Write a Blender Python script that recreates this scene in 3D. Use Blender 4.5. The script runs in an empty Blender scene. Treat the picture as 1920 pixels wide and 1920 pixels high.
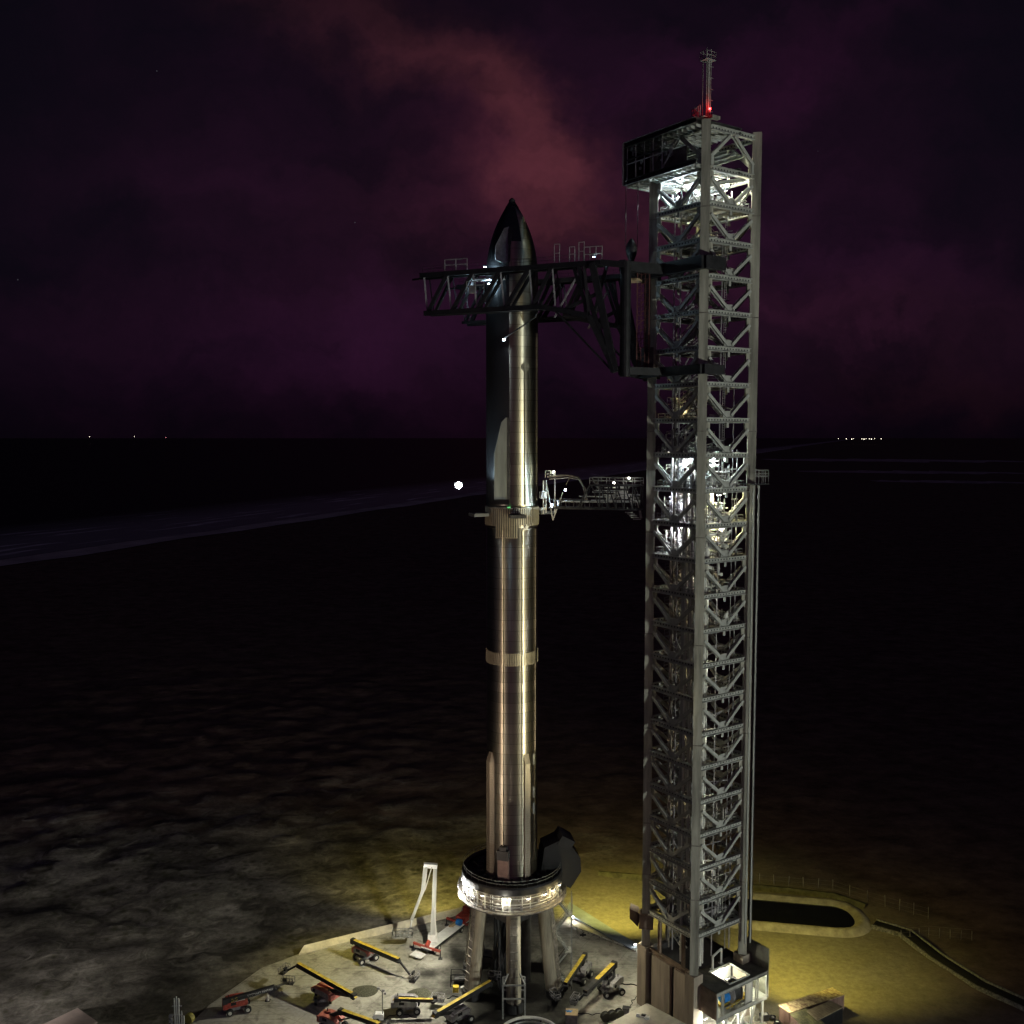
import bpy, bmesh, math, random
from mathutils import Vector, Matrix
random.seed(7)
R = math.radians
SC = bpy.context.scene
COL = SC.collection

# ------------------------------------------------------------------ camera
F, TH, CAMZ = 1837.0, R(4.348), 100.0
cam = bpy.data.cameras.new("camera"); camo = bpy.data.objects.new("camera", cam); COL.objects.link(camo)
camo.location = (0, 0, CAMZ); camo.rotation_euler = (R(90) - TH, 0, 0)
cam.sensor_width = 36; cam.lens = 36 * F / 1920; cam.clip_start = 0.5; cam.clip_end = 200000
SC.camera = camo

# ------------------------------------------------------------------ exposure
SC.view_settings.view_transform = 'Standard'; SC.view_settings.look = 'None'
SC.view_settings.exposure = 0; SC.view_settings.gamma = 1

# ------------------------------------------------------------------ night sky
W = bpy.data.worlds.new("World"); SC.world = W; W.use_nodes = True
nt = W.node_tree; nt.nodes.clear()
def N(tree, typ, **kw):
    n = tree.nodes.new(typ)
    for k, v in kw.items(): setattr(n, k, v)
    return n
def sky():
    L = nt.links.new
    tc = N(nt, 'ShaderNodeTexCoord'); sep = N(nt, 'ShaderNodeSeparateXYZ'); L(tc.outputs['Generated'], sep.inputs[0])
    ab = N(nt, 'ShaderNodeMath', operation='ABSOLUTE'); L(sep.outputs['Y'], ab.inputs[0])
    mx = N(nt, 'ShaderNodeMath', operation='MAXIMUM'); L(ab.outputs[0], mx.inputs[0]); mx.inputs[1].default_value = .12
    dx = N(nt, 'ShaderNodeMath', operation='DIVIDE'); L(sep.outputs['X'], dx.inputs[0]); L(mx.outputs[0], dx.inputs[1])
    dz = N(nt, 'ShaderNodeMath', operation='DIVIDE'); L(sep.outputs['Z'], dz.inputs[0]); L(mx.outputs[0], dz.inputs[1])
    cmb = N(nt, 'ShaderNodeCombineXYZ'); L(dx.outputs[0], cmb.inputs[0]); L(dz.outputs[0], cmb.inputs[1])
    no = N(nt, 'ShaderNodeTexNoise'); no.inputs['Scale'].default_value = 7; no.inputs['Detail'].default_value = 5; no.inputs['Roughness'].default_value = .62
    L(cmb.outputs[0], no.inputs['Vector'])
    sb = N(nt, 'ShaderNodeVectorMath', operation='SUBTRACT'); L(no.outputs['Color'], sb.inputs[0]); sb.inputs[1].default_value = (.5, .5, .5)
    sc = N(nt, 'ShaderNodeVectorMath', operation='SCALE'); L(sb.outputs[0], sc.inputs[0]); sc.inputs['Scale'].default_value = .20
    wp = N(nt, 'ShaderNodeVectorMath', operation='ADD'); L(cmb.outputs[0], wp.inputs[0]); L(sc.outputs[0], wp.inputs[1])
    def px(x, y): return ((x - 960) / F, (820 - y) / F)
    # (x, y, radius along, radius across, tilt deg, colour)
    blobs = [
        (600, 430, 560, 440, 0, (.0120, .0021, .0084)), (1330, 380, 520, 400, 0, (.0140, .0024, .0098)), (960, 700, 1000, 200, 0, (.0052, .0012, .0034)),
        (640, 40, 260, 75, -28, (.018, .0045, .006)), (850, 140, 230, 66, -35, (.030, .0075, .007)),
        (1000, 290, 160, 66, -58, (.050, .0125, .011)), (1060, 400, 190, 62, -28, (.034, .008, .008)),
        (930, 400, 260, 120, 10, (.022, .0045, .006)), (1500, 470, 330, 60, -14, (.012, .002, .009)),
        (1700, 600, 300, 60, -6, (.013, .003, .0065)), (1480, 570, 240, 50, -10, (.014, .0025, .007)), (1700, 700, 240, 50, -6, (.010, .0025, .0025)),
        (1480, 150, 240, 50, 38, (.009, .001, .006)), (700, 640, 420, 100, 6, (.006, .0008, .006)),
        (1240, 150, 240, 60, 24, (.008, .001, .006)),
    ]
    gr = N(nt, 'ShaderNodeMapRange'); L(dz.outputs[0], gr.inputs[0]); gr.inputs[1].default_value = 0.0; gr.inputs[2].default_value = .22
    base = N(nt, 'ShaderNodeMixRGB'); L(gr.outputs[0], base.inputs[0]); base.inputs[1].default_value = (.0032, .0024, .0062, 1); base.inputs[2].default_value = (.0042, .0038, .0078, 1)
    cur = base.outputs[0]
    no2 = N(nt, 'ShaderNodeTexNoise'); no2.inputs['Scale'].default_value = 4.5; no2.inputs['Detail'].default_value = 7; no2.inputs['Roughness'].default_value = .55
    mp2 = N(nt, 'ShaderNodeMapping'); mp2.inputs['Scale'].default_value = (1, 2.2, 1); mp2.inputs['Rotation'].default_value = (0, 0, .45)
    L(wp.outputs[0], mp2.inputs[0]); L(mp2.outputs[0], no2.inputs['Vector'])
    mr = N(nt, 'ShaderNodeMapRange'); L(no2.outputs['Fac'], mr.inputs[0]); mr.inputs[1].default_value = .3; mr.inputs[2].default_value = .7; mr.inputs[3].default_value = .25; mr.inputs[4].default_value = 1.45
    for (x, y, ra, rb, tilt, c) in blobs:
        m = N(nt, 'ShaderNodeMapping', vector_type='TEXTURE'); p = px(x, y)
        m.inputs['Location'].default_value = (p[0], p[1], 0); m.inputs['Rotation'].default_value = (0, 0, R(tilt)); m.inputs['Scale'].default_value = (ra / F, rb / F, 1)
        L(wp.outputs[0], m.inputs[0])
        d0 = N(nt, 'ShaderNodeVectorMath', operation='MULTIPLY'); L(m.outputs[0], d0.inputs[0]); d0.inputs[1].default_value = (1, 1, 0)
        d = N(nt, 'ShaderNodeVectorMath', operation='DOT_PRODUCT'); L(d0.outputs[0], d.inputs[0]); L(d0.outputs[0], d.inputs[1])
        ng = N(nt, 'ShaderNodeMath', operation='MULTIPLY'); L(d.outputs['Value'], ng.inputs[0]); ng.inputs[1].default_value = -1
        ex = N(nt, 'ShaderNodeMath', operation='EXPONENT'); L(ng.outputs[0], ex.inputs[0])
        w = N(nt, 'ShaderNodeMath', operation='MULTIPLY'); L(ex.outputs[0], w.inputs[0]); L(mr.outputs[0], w.inputs[1])
        cs = N(nt, 'ShaderNodeVectorMath', operation='SCALE'); cs.inputs[0].default_value = c; L(w.outputs[0], cs.inputs['Scale'])
        ad = N(nt, 'ShaderNodeVectorMath', operation='ADD'); L(cur, ad.inputs[0]); L(cs.outputs[0], ad.inputs[1]); cur = ad.outputs[0]
    # a few faint stars
    vo = N(nt, 'ShaderNodeTexVoronoi'); vo.inputs['Scale'].default_value = 26; L(tc.outputs['Generated'], vo.inputs['Vector'])
    ls = N(nt, 'ShaderNodeMath', operation='LESS_THAN'); L(vo.outputs['Distance'], ls.inputs[0]); ls.inputs[1].default_value = .016
    ss = N(nt, 'ShaderNodeVectorMath', operation='SCALE'); ss.inputs[0].default_value = (.05, .05, .06); L(ls.outputs[0], ss.inputs['Scale'])
    ad = N(nt, 'ShaderNodeVectorMath', operation='ADD'); L(cur, ad.inputs[0]); L(ss.outputs[0], ad.inputs[1])
    hz = N(nt, 'ShaderNodeMapRange', interpolation_type='SMOOTHSTEP'); L(dz.outputs[0], hz.inputs[0]); hz.inputs[1].default_value = -.01; hz.inputs[2].default_value = .10; hz.inputs[3].default_value = .6; hz.inputs[4].default_value = 1
    bk = N(nt, 'ShaderNodeMapRange', interpolation_type='SMOOTHSTEP'); L(sep.outputs['Y'], bk.inputs[0]); bk.inputs[1].default_value = .15; bk.inputs[2].default_value = -.4; bk.inputs[3].default_value = 1; bk.inputs[4].default_value = 6.5  # unseen sky behind the camera brightened, added as fill light
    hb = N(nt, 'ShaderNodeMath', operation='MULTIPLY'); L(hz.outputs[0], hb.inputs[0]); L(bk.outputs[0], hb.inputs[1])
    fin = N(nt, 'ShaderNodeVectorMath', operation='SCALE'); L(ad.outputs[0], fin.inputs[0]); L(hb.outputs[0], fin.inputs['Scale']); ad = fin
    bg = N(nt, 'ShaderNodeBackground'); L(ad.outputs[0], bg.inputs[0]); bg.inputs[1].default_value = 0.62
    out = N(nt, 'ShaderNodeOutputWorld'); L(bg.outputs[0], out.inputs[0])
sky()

# ------------------------------------------------------------------ floodlights (masts are built further down)
def spot(loc, target, power, color, size=70, soft=.5, blend=.6):
    l = bpy.data.lights.new("floodlight", 'SPOT'); l.energy = power; l.color = color; l.spot_size = R(size); l.spot_blend = blend; l.shadow_soft_size = soft
    o = bpy.data.objects.new("floodlight", l); COL.objects.link(o); o.location = loc
    o.rotation_euler = (Vector(target) - Vector(loc)).to_track_quat('-Z', 'Y').to_euler(); return o
def lamp(loc, power, color=(1, 1, 1), soft=.15):
    l = bpy.data.lights.new("lamp", 'POINT'); l.energy = power; l.color = color; l.shadow_soft_size = soft
    o = bpy.data.objects.new("lamp", l); COL.objects.link(o); o.location = loc; return o
WHITE = (1, .98, .92); WARM = (1, .74, .45); YEL = (1, .84, .30); COOL = (.72, .88, 1); GRN = (.95, 1, .80)
FL = [
    ((92, 103, 16), (-3, 173, 70), 5.6e5, (1, .88, .50), 32, .22),      # from the right, on the rocket
    ((160, 30, 24), (36, 163, 80), 8.0e5, (.94, 1, .90), 66, .9),     # from the right, on the tower
    ((-72, 98, 14), (-3, 173, 52), 1.1e5, (1, .72, .50), 64, .2),       # from the left, on the rocket
    ((86, 98, 15), (-3, 173, 84), 1.5e5, (1, .86, .50), 32, 5.0),       # wide soft lamp added to brighten the steel between the streaks
    ((-66, 96, 15), (-3, 173, 52), 8.0e4, (1, .80, .62), 64, .12),
    ((110, 10, 24), (32, 157, 80), 7e4, (1, .94, .76), 62, .8),       # near side, on the tower
    ((-92, 128, 16), (-92, 170, 0), 8.5e4, (1, .94, .92), 68, 1.0),    # the dunes
]
MASTS = [(92, 103, 16), (-72, 98, 14), (110, 10, 24), (-92, 128, 16), (160, 30, 24)]
for a in FL:
    o_ = spot(*a)
    if a[1][0] == -3: o_.scale = (.24, 1, 1)      # cone squeezed to a narrow upright fan, keeping spill off the tower
# sodium floods on the far side of the pad
for loc, tgt, p, sz in [((46, 170, 19), (58, 180, 0), 2.3e4, 94), ((19, 192, 17), (24, 208, 0), 2.6e4, 105), ((-16, 198, 15), (-20, 214, 0), 1.5e4, 105), ((-34, 184, 14), (-34, 180, 0), 3.5e3, 120)]:
    spot(loc, tgt, p, (1, .84, .18), sz, .6)
# white work floods fixed under the launch table and on the tower, aimed at the pad
spot((-9.6, 169.0, 19.2), (-33, 172, 0), 3.0e4, (1, .95, .76), 150, .5)
spot((21.5, 172.5, 20), (11, 168, 0), 1.1e4, (1, .96, .72), 120, .5)
spot((8.6, 168.0, 19), (26, 160, 4), 7.0e3, (1, .86, .58), 90, .4)  # warm flood added to brighten the tower's base wall
spot((3, 162.4, 18.5), (4, 156, 0), 1.6e3, (1, .96, .85), 140, .4)

# ------------------------------------------------------------------ helpers
def ray(px, py):
    x = (px - 960) / F; y = (960 - py) / F
    return Vector((x, math.cos(TH) + y * math.sin(TH), -math.sin(TH) + y * math.cos(TH)))
def atz(px, py, z=0.0):
    d = ray(px, py); return Vector((0, 0, CAMZ)) + d * ((z - CAMZ) / d.z)
def atY(px, py, Y):
    d = ray(px, py); return Vector((0, 0, CAMZ)) + d * (Y / d.y)

class MB:
    def __init__(s): s.v = []; s.f = []; s.pc = []
    def add(s, vs, fs):
        b = len(s.v); s.pc.append((b, len(s.f))); s.v += [tuple(v) for v in vs]; s.f += [tuple(b + i for i in f) for f in fs]; return s
    def box(s, c, d, rz=0.0):
        x, y, z = d[0] / 2, d[1] / 2, d[2] / 2; co, si = math.cos(rz), math.sin(rz)
        vs = []
        for k in (-z, z):
            for (i, j) in ((-x, -y), (x, -y), (x, y), (-x, y)):
                vs.append((c[0] + i * co - j * si, c[1] + i * si + j * co, c[2] + k))
        return s.add(vs, [(3, 2, 1, 0), (4, 5, 6, 7), (0, 1, 5, 4), (1, 2, 6, 5), (2, 3, 7, 6), (3, 0, 4, 7)])
    def beam(s, p, q, w, h=None, up=(0, 0, 1)):
        h = w if h is None else h
        p = Vector(p); q = Vector(q); d = (q - p)
        if d.length < 1e-6: return s
        d.normalize(); up = Vector(up)
        if abs(d.dot(up)) > .98: up = Vector((1, 0, 0)) if abs(d.x) < .9 else Vector((0, 1, 0))
        sx = d.cross(up).normalized(); sz = sx.cross(d).normalized(); vs = []
        for e in (p, q):
            for (i, j) in ((-1, -1), (1, -1), (1, 1), (-1, 1)): vs.append(e + sx * (i * w / 2) + sz * (j * h / 2))
        return s.add(vs, [(0, 1, 2, 3), (7, 6, 5, 4), (4, 5, 1, 0), (5, 6, 2, 1), (6, 7, 3, 2), (7, 4, 0, 3)])
    def hbeam(s, p, q, w, h, t=.08, up=(0, 0, 1)):
        p = Vector(p); q = Vector(q); d = (q - p).normalized(); up = Vector(up)
        if abs(d.dot(up)) > .98: up = Vector((0, 1, 0))
        sx = d.cross(up).normalized(); sz = sx.cross(d).normalized()
        s.beam(p + sz * (h / 2 - t / 2), q + sz * (h / 2 - t / 2), w, t, up); s.beam(p - sz * (h / 2 - t / 2), q - sz * (h / 2 - t / 2), w, t, up)
        return s.beam(p, q, t, h - 2 * t, up)
    def tube(s, p, q, r, n=10, r2=None, cap=True):
        r2 = r if r2 is None else r2
        p = Vector(p); q = Vector(q); d = (q - p)
        if d.length < 1e-6: return s
        d.normalize(); a = d.orthogonal().normalized(); b = d.cross(a); vs = []
        for e, rr in ((p, r), (q, r2)):
            for i in range(n):
                t = 2 * math.pi * i / n; vs.append(e + a * (rr * math.cos(t)) + b * (rr * math.sin(t)))
        fs = [(i, (i + 1) % n, n + (i + 1) % n, n + i) for i in range(n)]
        if cap: fs += [tuple(range(n - 1, -1, -1)), tuple(range(n, 2 * n))]
        return s.add(vs, fs)
    def path(s, pts, r, n=8):
        for i in range(len(pts) - 1): s.tube(pts[i], pts[i + 1], r, n)
        return s
    def prism(s, pts, vec):
        n = len(pts); vec = Vector(vec); a = [Vector(p) for p in pts]; b = [p + vec for p in a]
        fs = [(i, (i + 1) % n, n + (i + 1) % n, n + i) for i in range(n)] + [tuple(range(n - 1, -1, -1)), tuple(range(n, 2 * n))]
        return s.add(a + b, fs)
    def lathe(s, prof, n=48, c=(0, 0), a0=0, a1=2 * math.pi):
        full = abs(a1 - a0 - 2 * math.pi) < 1e-6; m = n if full else n + 1; vs = []
        for (r, z) in prof:
            for i in range(m):
                t = a0 + (a1 - a0) * i / n; vs.append((c[0] + r * math.cos(t), c[1] + r * math.sin(t), z))
        fs = []
        for k in range(len(prof) - 1):
            for i in range(n):
                j = (i + 1) % m if full else i + 1
                fs.append((k * m + i, k * m + j, (k + 1) * m + j, (k + 1) * m + i))
        return s.add(vs, fs)
    def ring(s, r, z, tr, n=48, c=(0, 0), sq=False):
        prof = [(r + tr * math.cos(t), z + tr * math.sin(t)) for t in [2 * math.pi * k / (4 if sq else 8) for k in range(5 if sq else 9)]]
        return s.lathe(prof, n, c)
    def rail(s, pts, h=1.1, r=.035, sp=1.8):
        for i in range(len(pts) - 1):
            p = Vector(pts[i]); q = Vector(pts[i + 1]); L = (q - p).length; k = max(1, int(L / sp))
            for hh in (h, h * .52): s.beam(p + Vector((0, 0, hh)), q + Vector((0, 0, hh)), r * 2)
            for j in range(k + 1):
                e = p + (q - p) * (j / k); s.beam(e, e + Vector((0, 0, h)), r * 2)
        return s
    def build(s, name, m, parent=None, loc=None, smooth=False, tagd=None, rz=0.0):
        me = bpy.data.meshes.new(name); me.from_pydata(s.v, [], s.f); me.update()
        bm = bmesh.new(); bm.from_mesh(me); bmesh.ops.recalc_face_normals(bm, faces=bm.faces); bm.to_mesh(me); bm.free()
        if m: me.materials.append(m)
        if smooth:
            for p in me.polygons: p.use_smooth = True
        o = bpy.data.objects.new(name, me); COL.objects.link(o)
        if parent: o.parent = parent
        if loc is not None: o.location = loc
        if rz: o.rotation_euler = (0, 0, rz)
        if tagd: tag(o, *tagd)
        return o
def explode(mb, name, m, parent):
    """every primitive of the builder becomes a part of its own"""
    pc = mb.pc + [(len(mb.v), len(mb.f))]; first = None
    for (v0, f0), (v1, f1) in zip(pc[:-1], pc[1:]):
        q = MB(); q.v = mb.v[v0:v1]; q.f = [tuple(i - v0 for i in f) for f in mb.f[f0:f1]]; o = q.build(name, m, parent); first = first or o
    return first
def tag(o, label=None, cat=None, group=None, kind=None):
    if label: o['label'] = label
    if cat: o['category'] = cat
    if group: o['group'] = group
    if kind: o['kind'] = kind
    return o
def thing(name, label, cat, loc=(0, 0, 0), rz=0.0, group=None):
    o = bpy.data.objects.new(name, None); COL.objects.link(o); o.location = loc; o.rotation_euler = (0, 0, rz)
    o.empty_display_size = .5
    return tag(o, label, cat, group)
def inst(src, parent, mat4=None, name=None):
    c = src.copy(); COL.objects.link(c); c.parent = parent
    if mat4 is not None: c.matrix_local = mat4
    return c

# ------------------------------------------------------------------ materials
def mat(name, col, rough=.7, metal=0.0, var=.25, scale=1.2, bump=0.0, col2=None, streak=False, spec=.4):
    m = bpy.data.materials.new(name); m.use_nodes = True; t = m.node_tree; b = t.nodes['Principled BSDF']
    b.inputs['Roughness'].default_value = rough; b.inputs['Metallic'].default_value = metal; b.inputs['Specular IOR Level'].default_value = spec
    tc = N(t, 'ShaderNodeTexCoord'); n = N(t, 'ShaderNodeTexNoise'); n.inputs['Scale'].default_value = scale; n.inputs['Detail'].default_value = 6; n.inputs['Roughness'].default_value = .65
    src = tc.outputs['Object']
    if streak:
        mp = N(t, 'ShaderNodeMapping'); mp.inputs['Scale'].default_value = (1, 1, .12); t.links.new(src, mp.inputs[0]); src = mp.outputs[0]
    t.links.new(src, n.inputs['Vector'])
    r = N(t, 'ShaderNodeValToRGB'); t.links.new(n.outputs['Fac'], r.inputs[0])
    c2 = col2 or tuple(c * (1 - var * 1.6) for c in col)
    r.color_ramp.elements[0].position = .32; r.color_ramp.elements[0].color = (*c2, 1); r.color_ramp.elements[1].position = .68; r.color_ramp.elements[1].color = (*[min(1, c * (1 + var * .5)) for c in col], 1)
    t.links.new(r.outputs[0], b.inputs['Base Color'])
    if bump:
        bp = N(t, 'ShaderNodeBump'); bp.inputs['Strength'].default_value = bump; bp.inputs['Distance'].default_value = .1
        t.links.new(n.outputs['Fac'], bp.inputs['Height']); t.links.new(bp.outputs[0], b.inputs['Normal'])
    return m
def emit(name, col, s):
    m = bpy.data.materials.new(name); m.use_nodes = True; t = m.node_tree; t.nodes.clear()
    e = N(t, 'ShaderNodeEmission'); e.inputs[0].default_value = (*col, 1); e.inputs[1].default_value = s
    o = N(t, 'ShaderNodeOutputMaterial'); t.links.new(e.outputs[0], o.inputs[0]); return m
M = dict(
    galv=mat('galvanised_steel', (.36, .37, .34), .6, .0, .22, .8, .1, streak=True),
    column=mat('weathered_column', (.37, .36, .30), .7, 0, .42, .55, .15, streak=True),
    darksteel=mat('dark_painted_steel', (.035, .035, .037), .45, .0, .4, .8),
    black=mat('black_paint', (.018, .018, .02), .5, 0, .4, 1.0),
    tread=mat('grating', (.30, .30, .28), .6, 0, .3, 2.5),
    pipe=mat('pale_pipe', (.62, .62, .58), .35, .0, .15, .8, streak=True),
    panel=mat('cable_panel', (.42, .42, .40), .5, 0, .3, .6, streak=True),
    pipedark=mat('lagged_pipe', (.22, .20, .17), .6, 0, .4, 1.5),
    yellow=mat('yellow_paint', (.66, .48, .06), .55, 0, .35, 1.6),
    red=mat('red_paint', (.46, .08, .055), .55, 0, .35, 1.6),
    fadedred=mat('faded_red_cover', (.50, .15, .12), .55, 0, .3, 1.6),
    grey=mat('grey_paint', (.30, .29, .30), .5, 0, .3, 1.2),
    white=mat('white_paint', (.75, .75, .73), .45, 0, .12, 1.0),
    rubber=mat('rubber', (.03, .03, .03), .85, 0, .3, 3),
    rim=mat('wheel_rim', (.55, .55, .5), .5, 0, .2, 3),
    blue=mat('blue_plastic', (.02, .20, .62), .4, 0, .2, 2),
    concwall=mat('precast_wall', (.36, .31, .25), .85, 0, .35, .35, .2, streak=True),
    conc=mat('pale_concrete', (.60, .55, .42), .85, 0, .2, .6, .15),
    legc=mat('mount_leg_concrete', (.42, .38, .28), .75, 0, .4, .5, .2, streak=True),
    rust=mat('rusty_roof', (.52, .44, .24), .75, 0, .5, 1.6, .2, col2=(.16, .09, .05)),
    rustwall=mat('rusty_corrugated_side', (.30, .20, .16), .75, 0, .5, .7, .2, col2=(.12, .06, .045), streak=True),
    roofdark=mat('stained_flat_roof', (.16, .16, .13), .8, 0, .45, .35),
    wood=mat('plywood', (.50, .38, .22), .8, 0, .2, 2),
    brownpanel=mat('brown_sheet_panel', (.22, .16, .12), .7, 0, .3, .6),
    tarp=mat('pale_tarp', (.55, .53, .45), .8, 0, .15, .5),
    gravel=mat('dark_gravel', (.10, .10, .07), .95, 0, .5, 5, .6),
    tile=mat('heat_shield_tiles', (.010, .010, .011), .32, 0, .3, 3, spec=.55),
    e_white=emit('lamp_lens_white', (1, .98, .9), 30), e_cool=emit('lamp_lens_cool', (.75, .9, 1), 60), e_red=emit('lamp_lens_red', (1, .03, .03), 25),
    e_far=emit('distant_lamp_lens', (1, .9, .7), 6), e_farred=emit('distant_lamp_lens_red', (1, .3, .35), 3), e_green=emit('green_led', (.2, 1, .3), .8),
)
def steel(name, base=(.62, .58, .49), rough=.44, dirt=.25, seam=1.83, aniso=1.0):
    m = bpy.data.materials.new(name); m.use_nodes = True; t = m.node_tree; L = t.links.new; b = t.nodes['Principled BSDF']
    b.inputs['Metallic'].default_value = 1
    b.inputs['Anisotropic'].default_value = aniso
    tg = N(t, 'ShaderNodeTangent', direction_type='RADIAL', axis='Z'); L(tg.outputs[0], b.inputs['Tangent'])
    b.inputs['Anisotropic Rotation'].default_value = 0.25
    tc = N(t, 'ShaderNodeTexCoord')
    mp = N(t, 'ShaderNodeMapping'); mp.inputs['Scale'].default_value = (1.6, 1.6, .05); L(tc.outputs['Object'], mp.inputs[0])
    n = N(t, 'ShaderNodeTexNoise'); n.inputs['Scale'].default_value = 1.4; n.inputs['Detail'].default_value = 6; n.inputs['Roughness'].default_value = .7; L(mp.outputs[0], n.inputs['Vector'])
    n2 = N(t, 'ShaderNodeTexNoise'); n2.inputs['Scale'].default_value = .7; n2.inputs['Detail'].default_value = 5; L(tc.outputs['Object'], n2.inputs['Vector'])
    rr = N(t, 'ShaderNodeMapRange'); L(n2.outputs['Fac'], rr.inputs[0]); rr.inputs[3].default_value = rough * .75; rr.inputs[4].default_value = rough * 1.3; L(rr.outputs[0], b.inputs['Roughness'])
    cr = N(t, 'ShaderNodeValToRGB'); L(n.outputs['Fac'], cr.inputs[0])
    cr.color_ramp.elements[0].position = .3; cr.color_ramp.elements[0].color = (*[c * (1 - dirt) for c in base], 1)
    cr.color_ramp.elements[1].position = .65; cr.color_ramp.elements[1].color = (*base, 1)
    sp = N(t, 'ShaderNodeSeparateXYZ'); L(tc.outputs['Object'], sp.inputs[0])
    dv = N(t, 'ShaderNodeMath', operation='DIVIDE'); L(sp.outputs['Z'], dv.inputs[0]); dv.inputs[1].default_value = seam
    fr = N(t, 'ShaderNodeMath', operation='FRACT'); L(dv.outputs[0], fr.inputs[0])
    fl = N(t, 'ShaderNodeMath', operation='FLOOR'); L(dv.outputs[0], fl.inputs[0])
    wn = N(t, 'ShaderNodeTexWhiteNoise', noise_dimensions='1D'); L(fl.outputs[0], wn.inputs['W'])
    mv = N(t, 'ShaderNodeMapRange'); L(wn.outputs['Value'], mv.inputs[0]); mv.inputs[3].default_value = .8; mv.inputs[4].default_value = 1.05
    ls = N(t, 'ShaderNodeMath', operation='LESS_THAN'); L(fr.outputs[0], ls.inputs[0]); ls.inputs[1].default_value = .04
    mm = N(t, 'ShaderNodeVectorMath', operation='SCALE'); L(cr.outputs[0], mm.inputs[0]); L(mv.outputs[0], mm.inputs['Scale'])
    mx = N(t, 'ShaderNodeMixRGB'); L(ls.outputs[0], mx.inputs[0]); L(mm.outputs[0], mx.inputs[1]); mx.inputs[2].default_value = (base[0] * .4, base[1] * .4, base[2] * .36, 1)
    L(mx.outputs[0], b.inputs['Base Color'])
    bp = N(t, 'ShaderNodeBump'); bp.inputs['Strength'].default_value = .02; bp.inputs['Distance'].default_value = .05
    mp3 = N(t, 'ShaderNodeMapping'); mp3.inputs['Scale'].default_value = (1, 1, .35); L(tc.outputs['Object'], mp3.inputs[0])
    n3 = N(t, 'ShaderNodeTexNoise'); n3.inputs['Scale'].default_value = 1.1; n3.inputs['Detail'].default_value = 2; L(mp3.outputs[0], n3.inputs['Vector'])
    L(n3.outputs['Fac'], bp.inputs['Height']); L(bp.outputs[0], b.inputs['Normal'])
    g = N(t, 'ShaderNodeBsdfAnisotropic', distribution='GGX'); g.inputs['Roughness'].default_value = .55; g.inputs['Anisotropy'].default_value = .55; g.inputs['Rotation'].default_value = 0.0
    L(mx.outputs[0], g.inputs['Color']); L(tg.outputs[0], g.inputs['Tangent'])
    ms = N(t, 'ShaderNodeMixShader'); ms.inputs[0].default_value = .26; L(b.outputs[0], ms.inputs[1]); L(g.outputs[0], ms.inputs[2]); L(ms.outputs[0], t.nodes['Material Output'].inputs['Surface'])
    return m
M['hood'] = mat('hood_black', (.009, .009, .010), .6)  # near-black base colour for the umbilical hood
M['chine'] = mat('chine_steel', (.30, .26, .20), .5, .4, .3, .6, streak=True)
M['ribs'] = mat('pale_steel_ribs', (.34, .31, .24), .45, .45, .2, .8)
M['steel'] = steel('booster_stainless'); M['steelship'] = steel('ship_stainless', (.56, .53, .43), .44)

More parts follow.
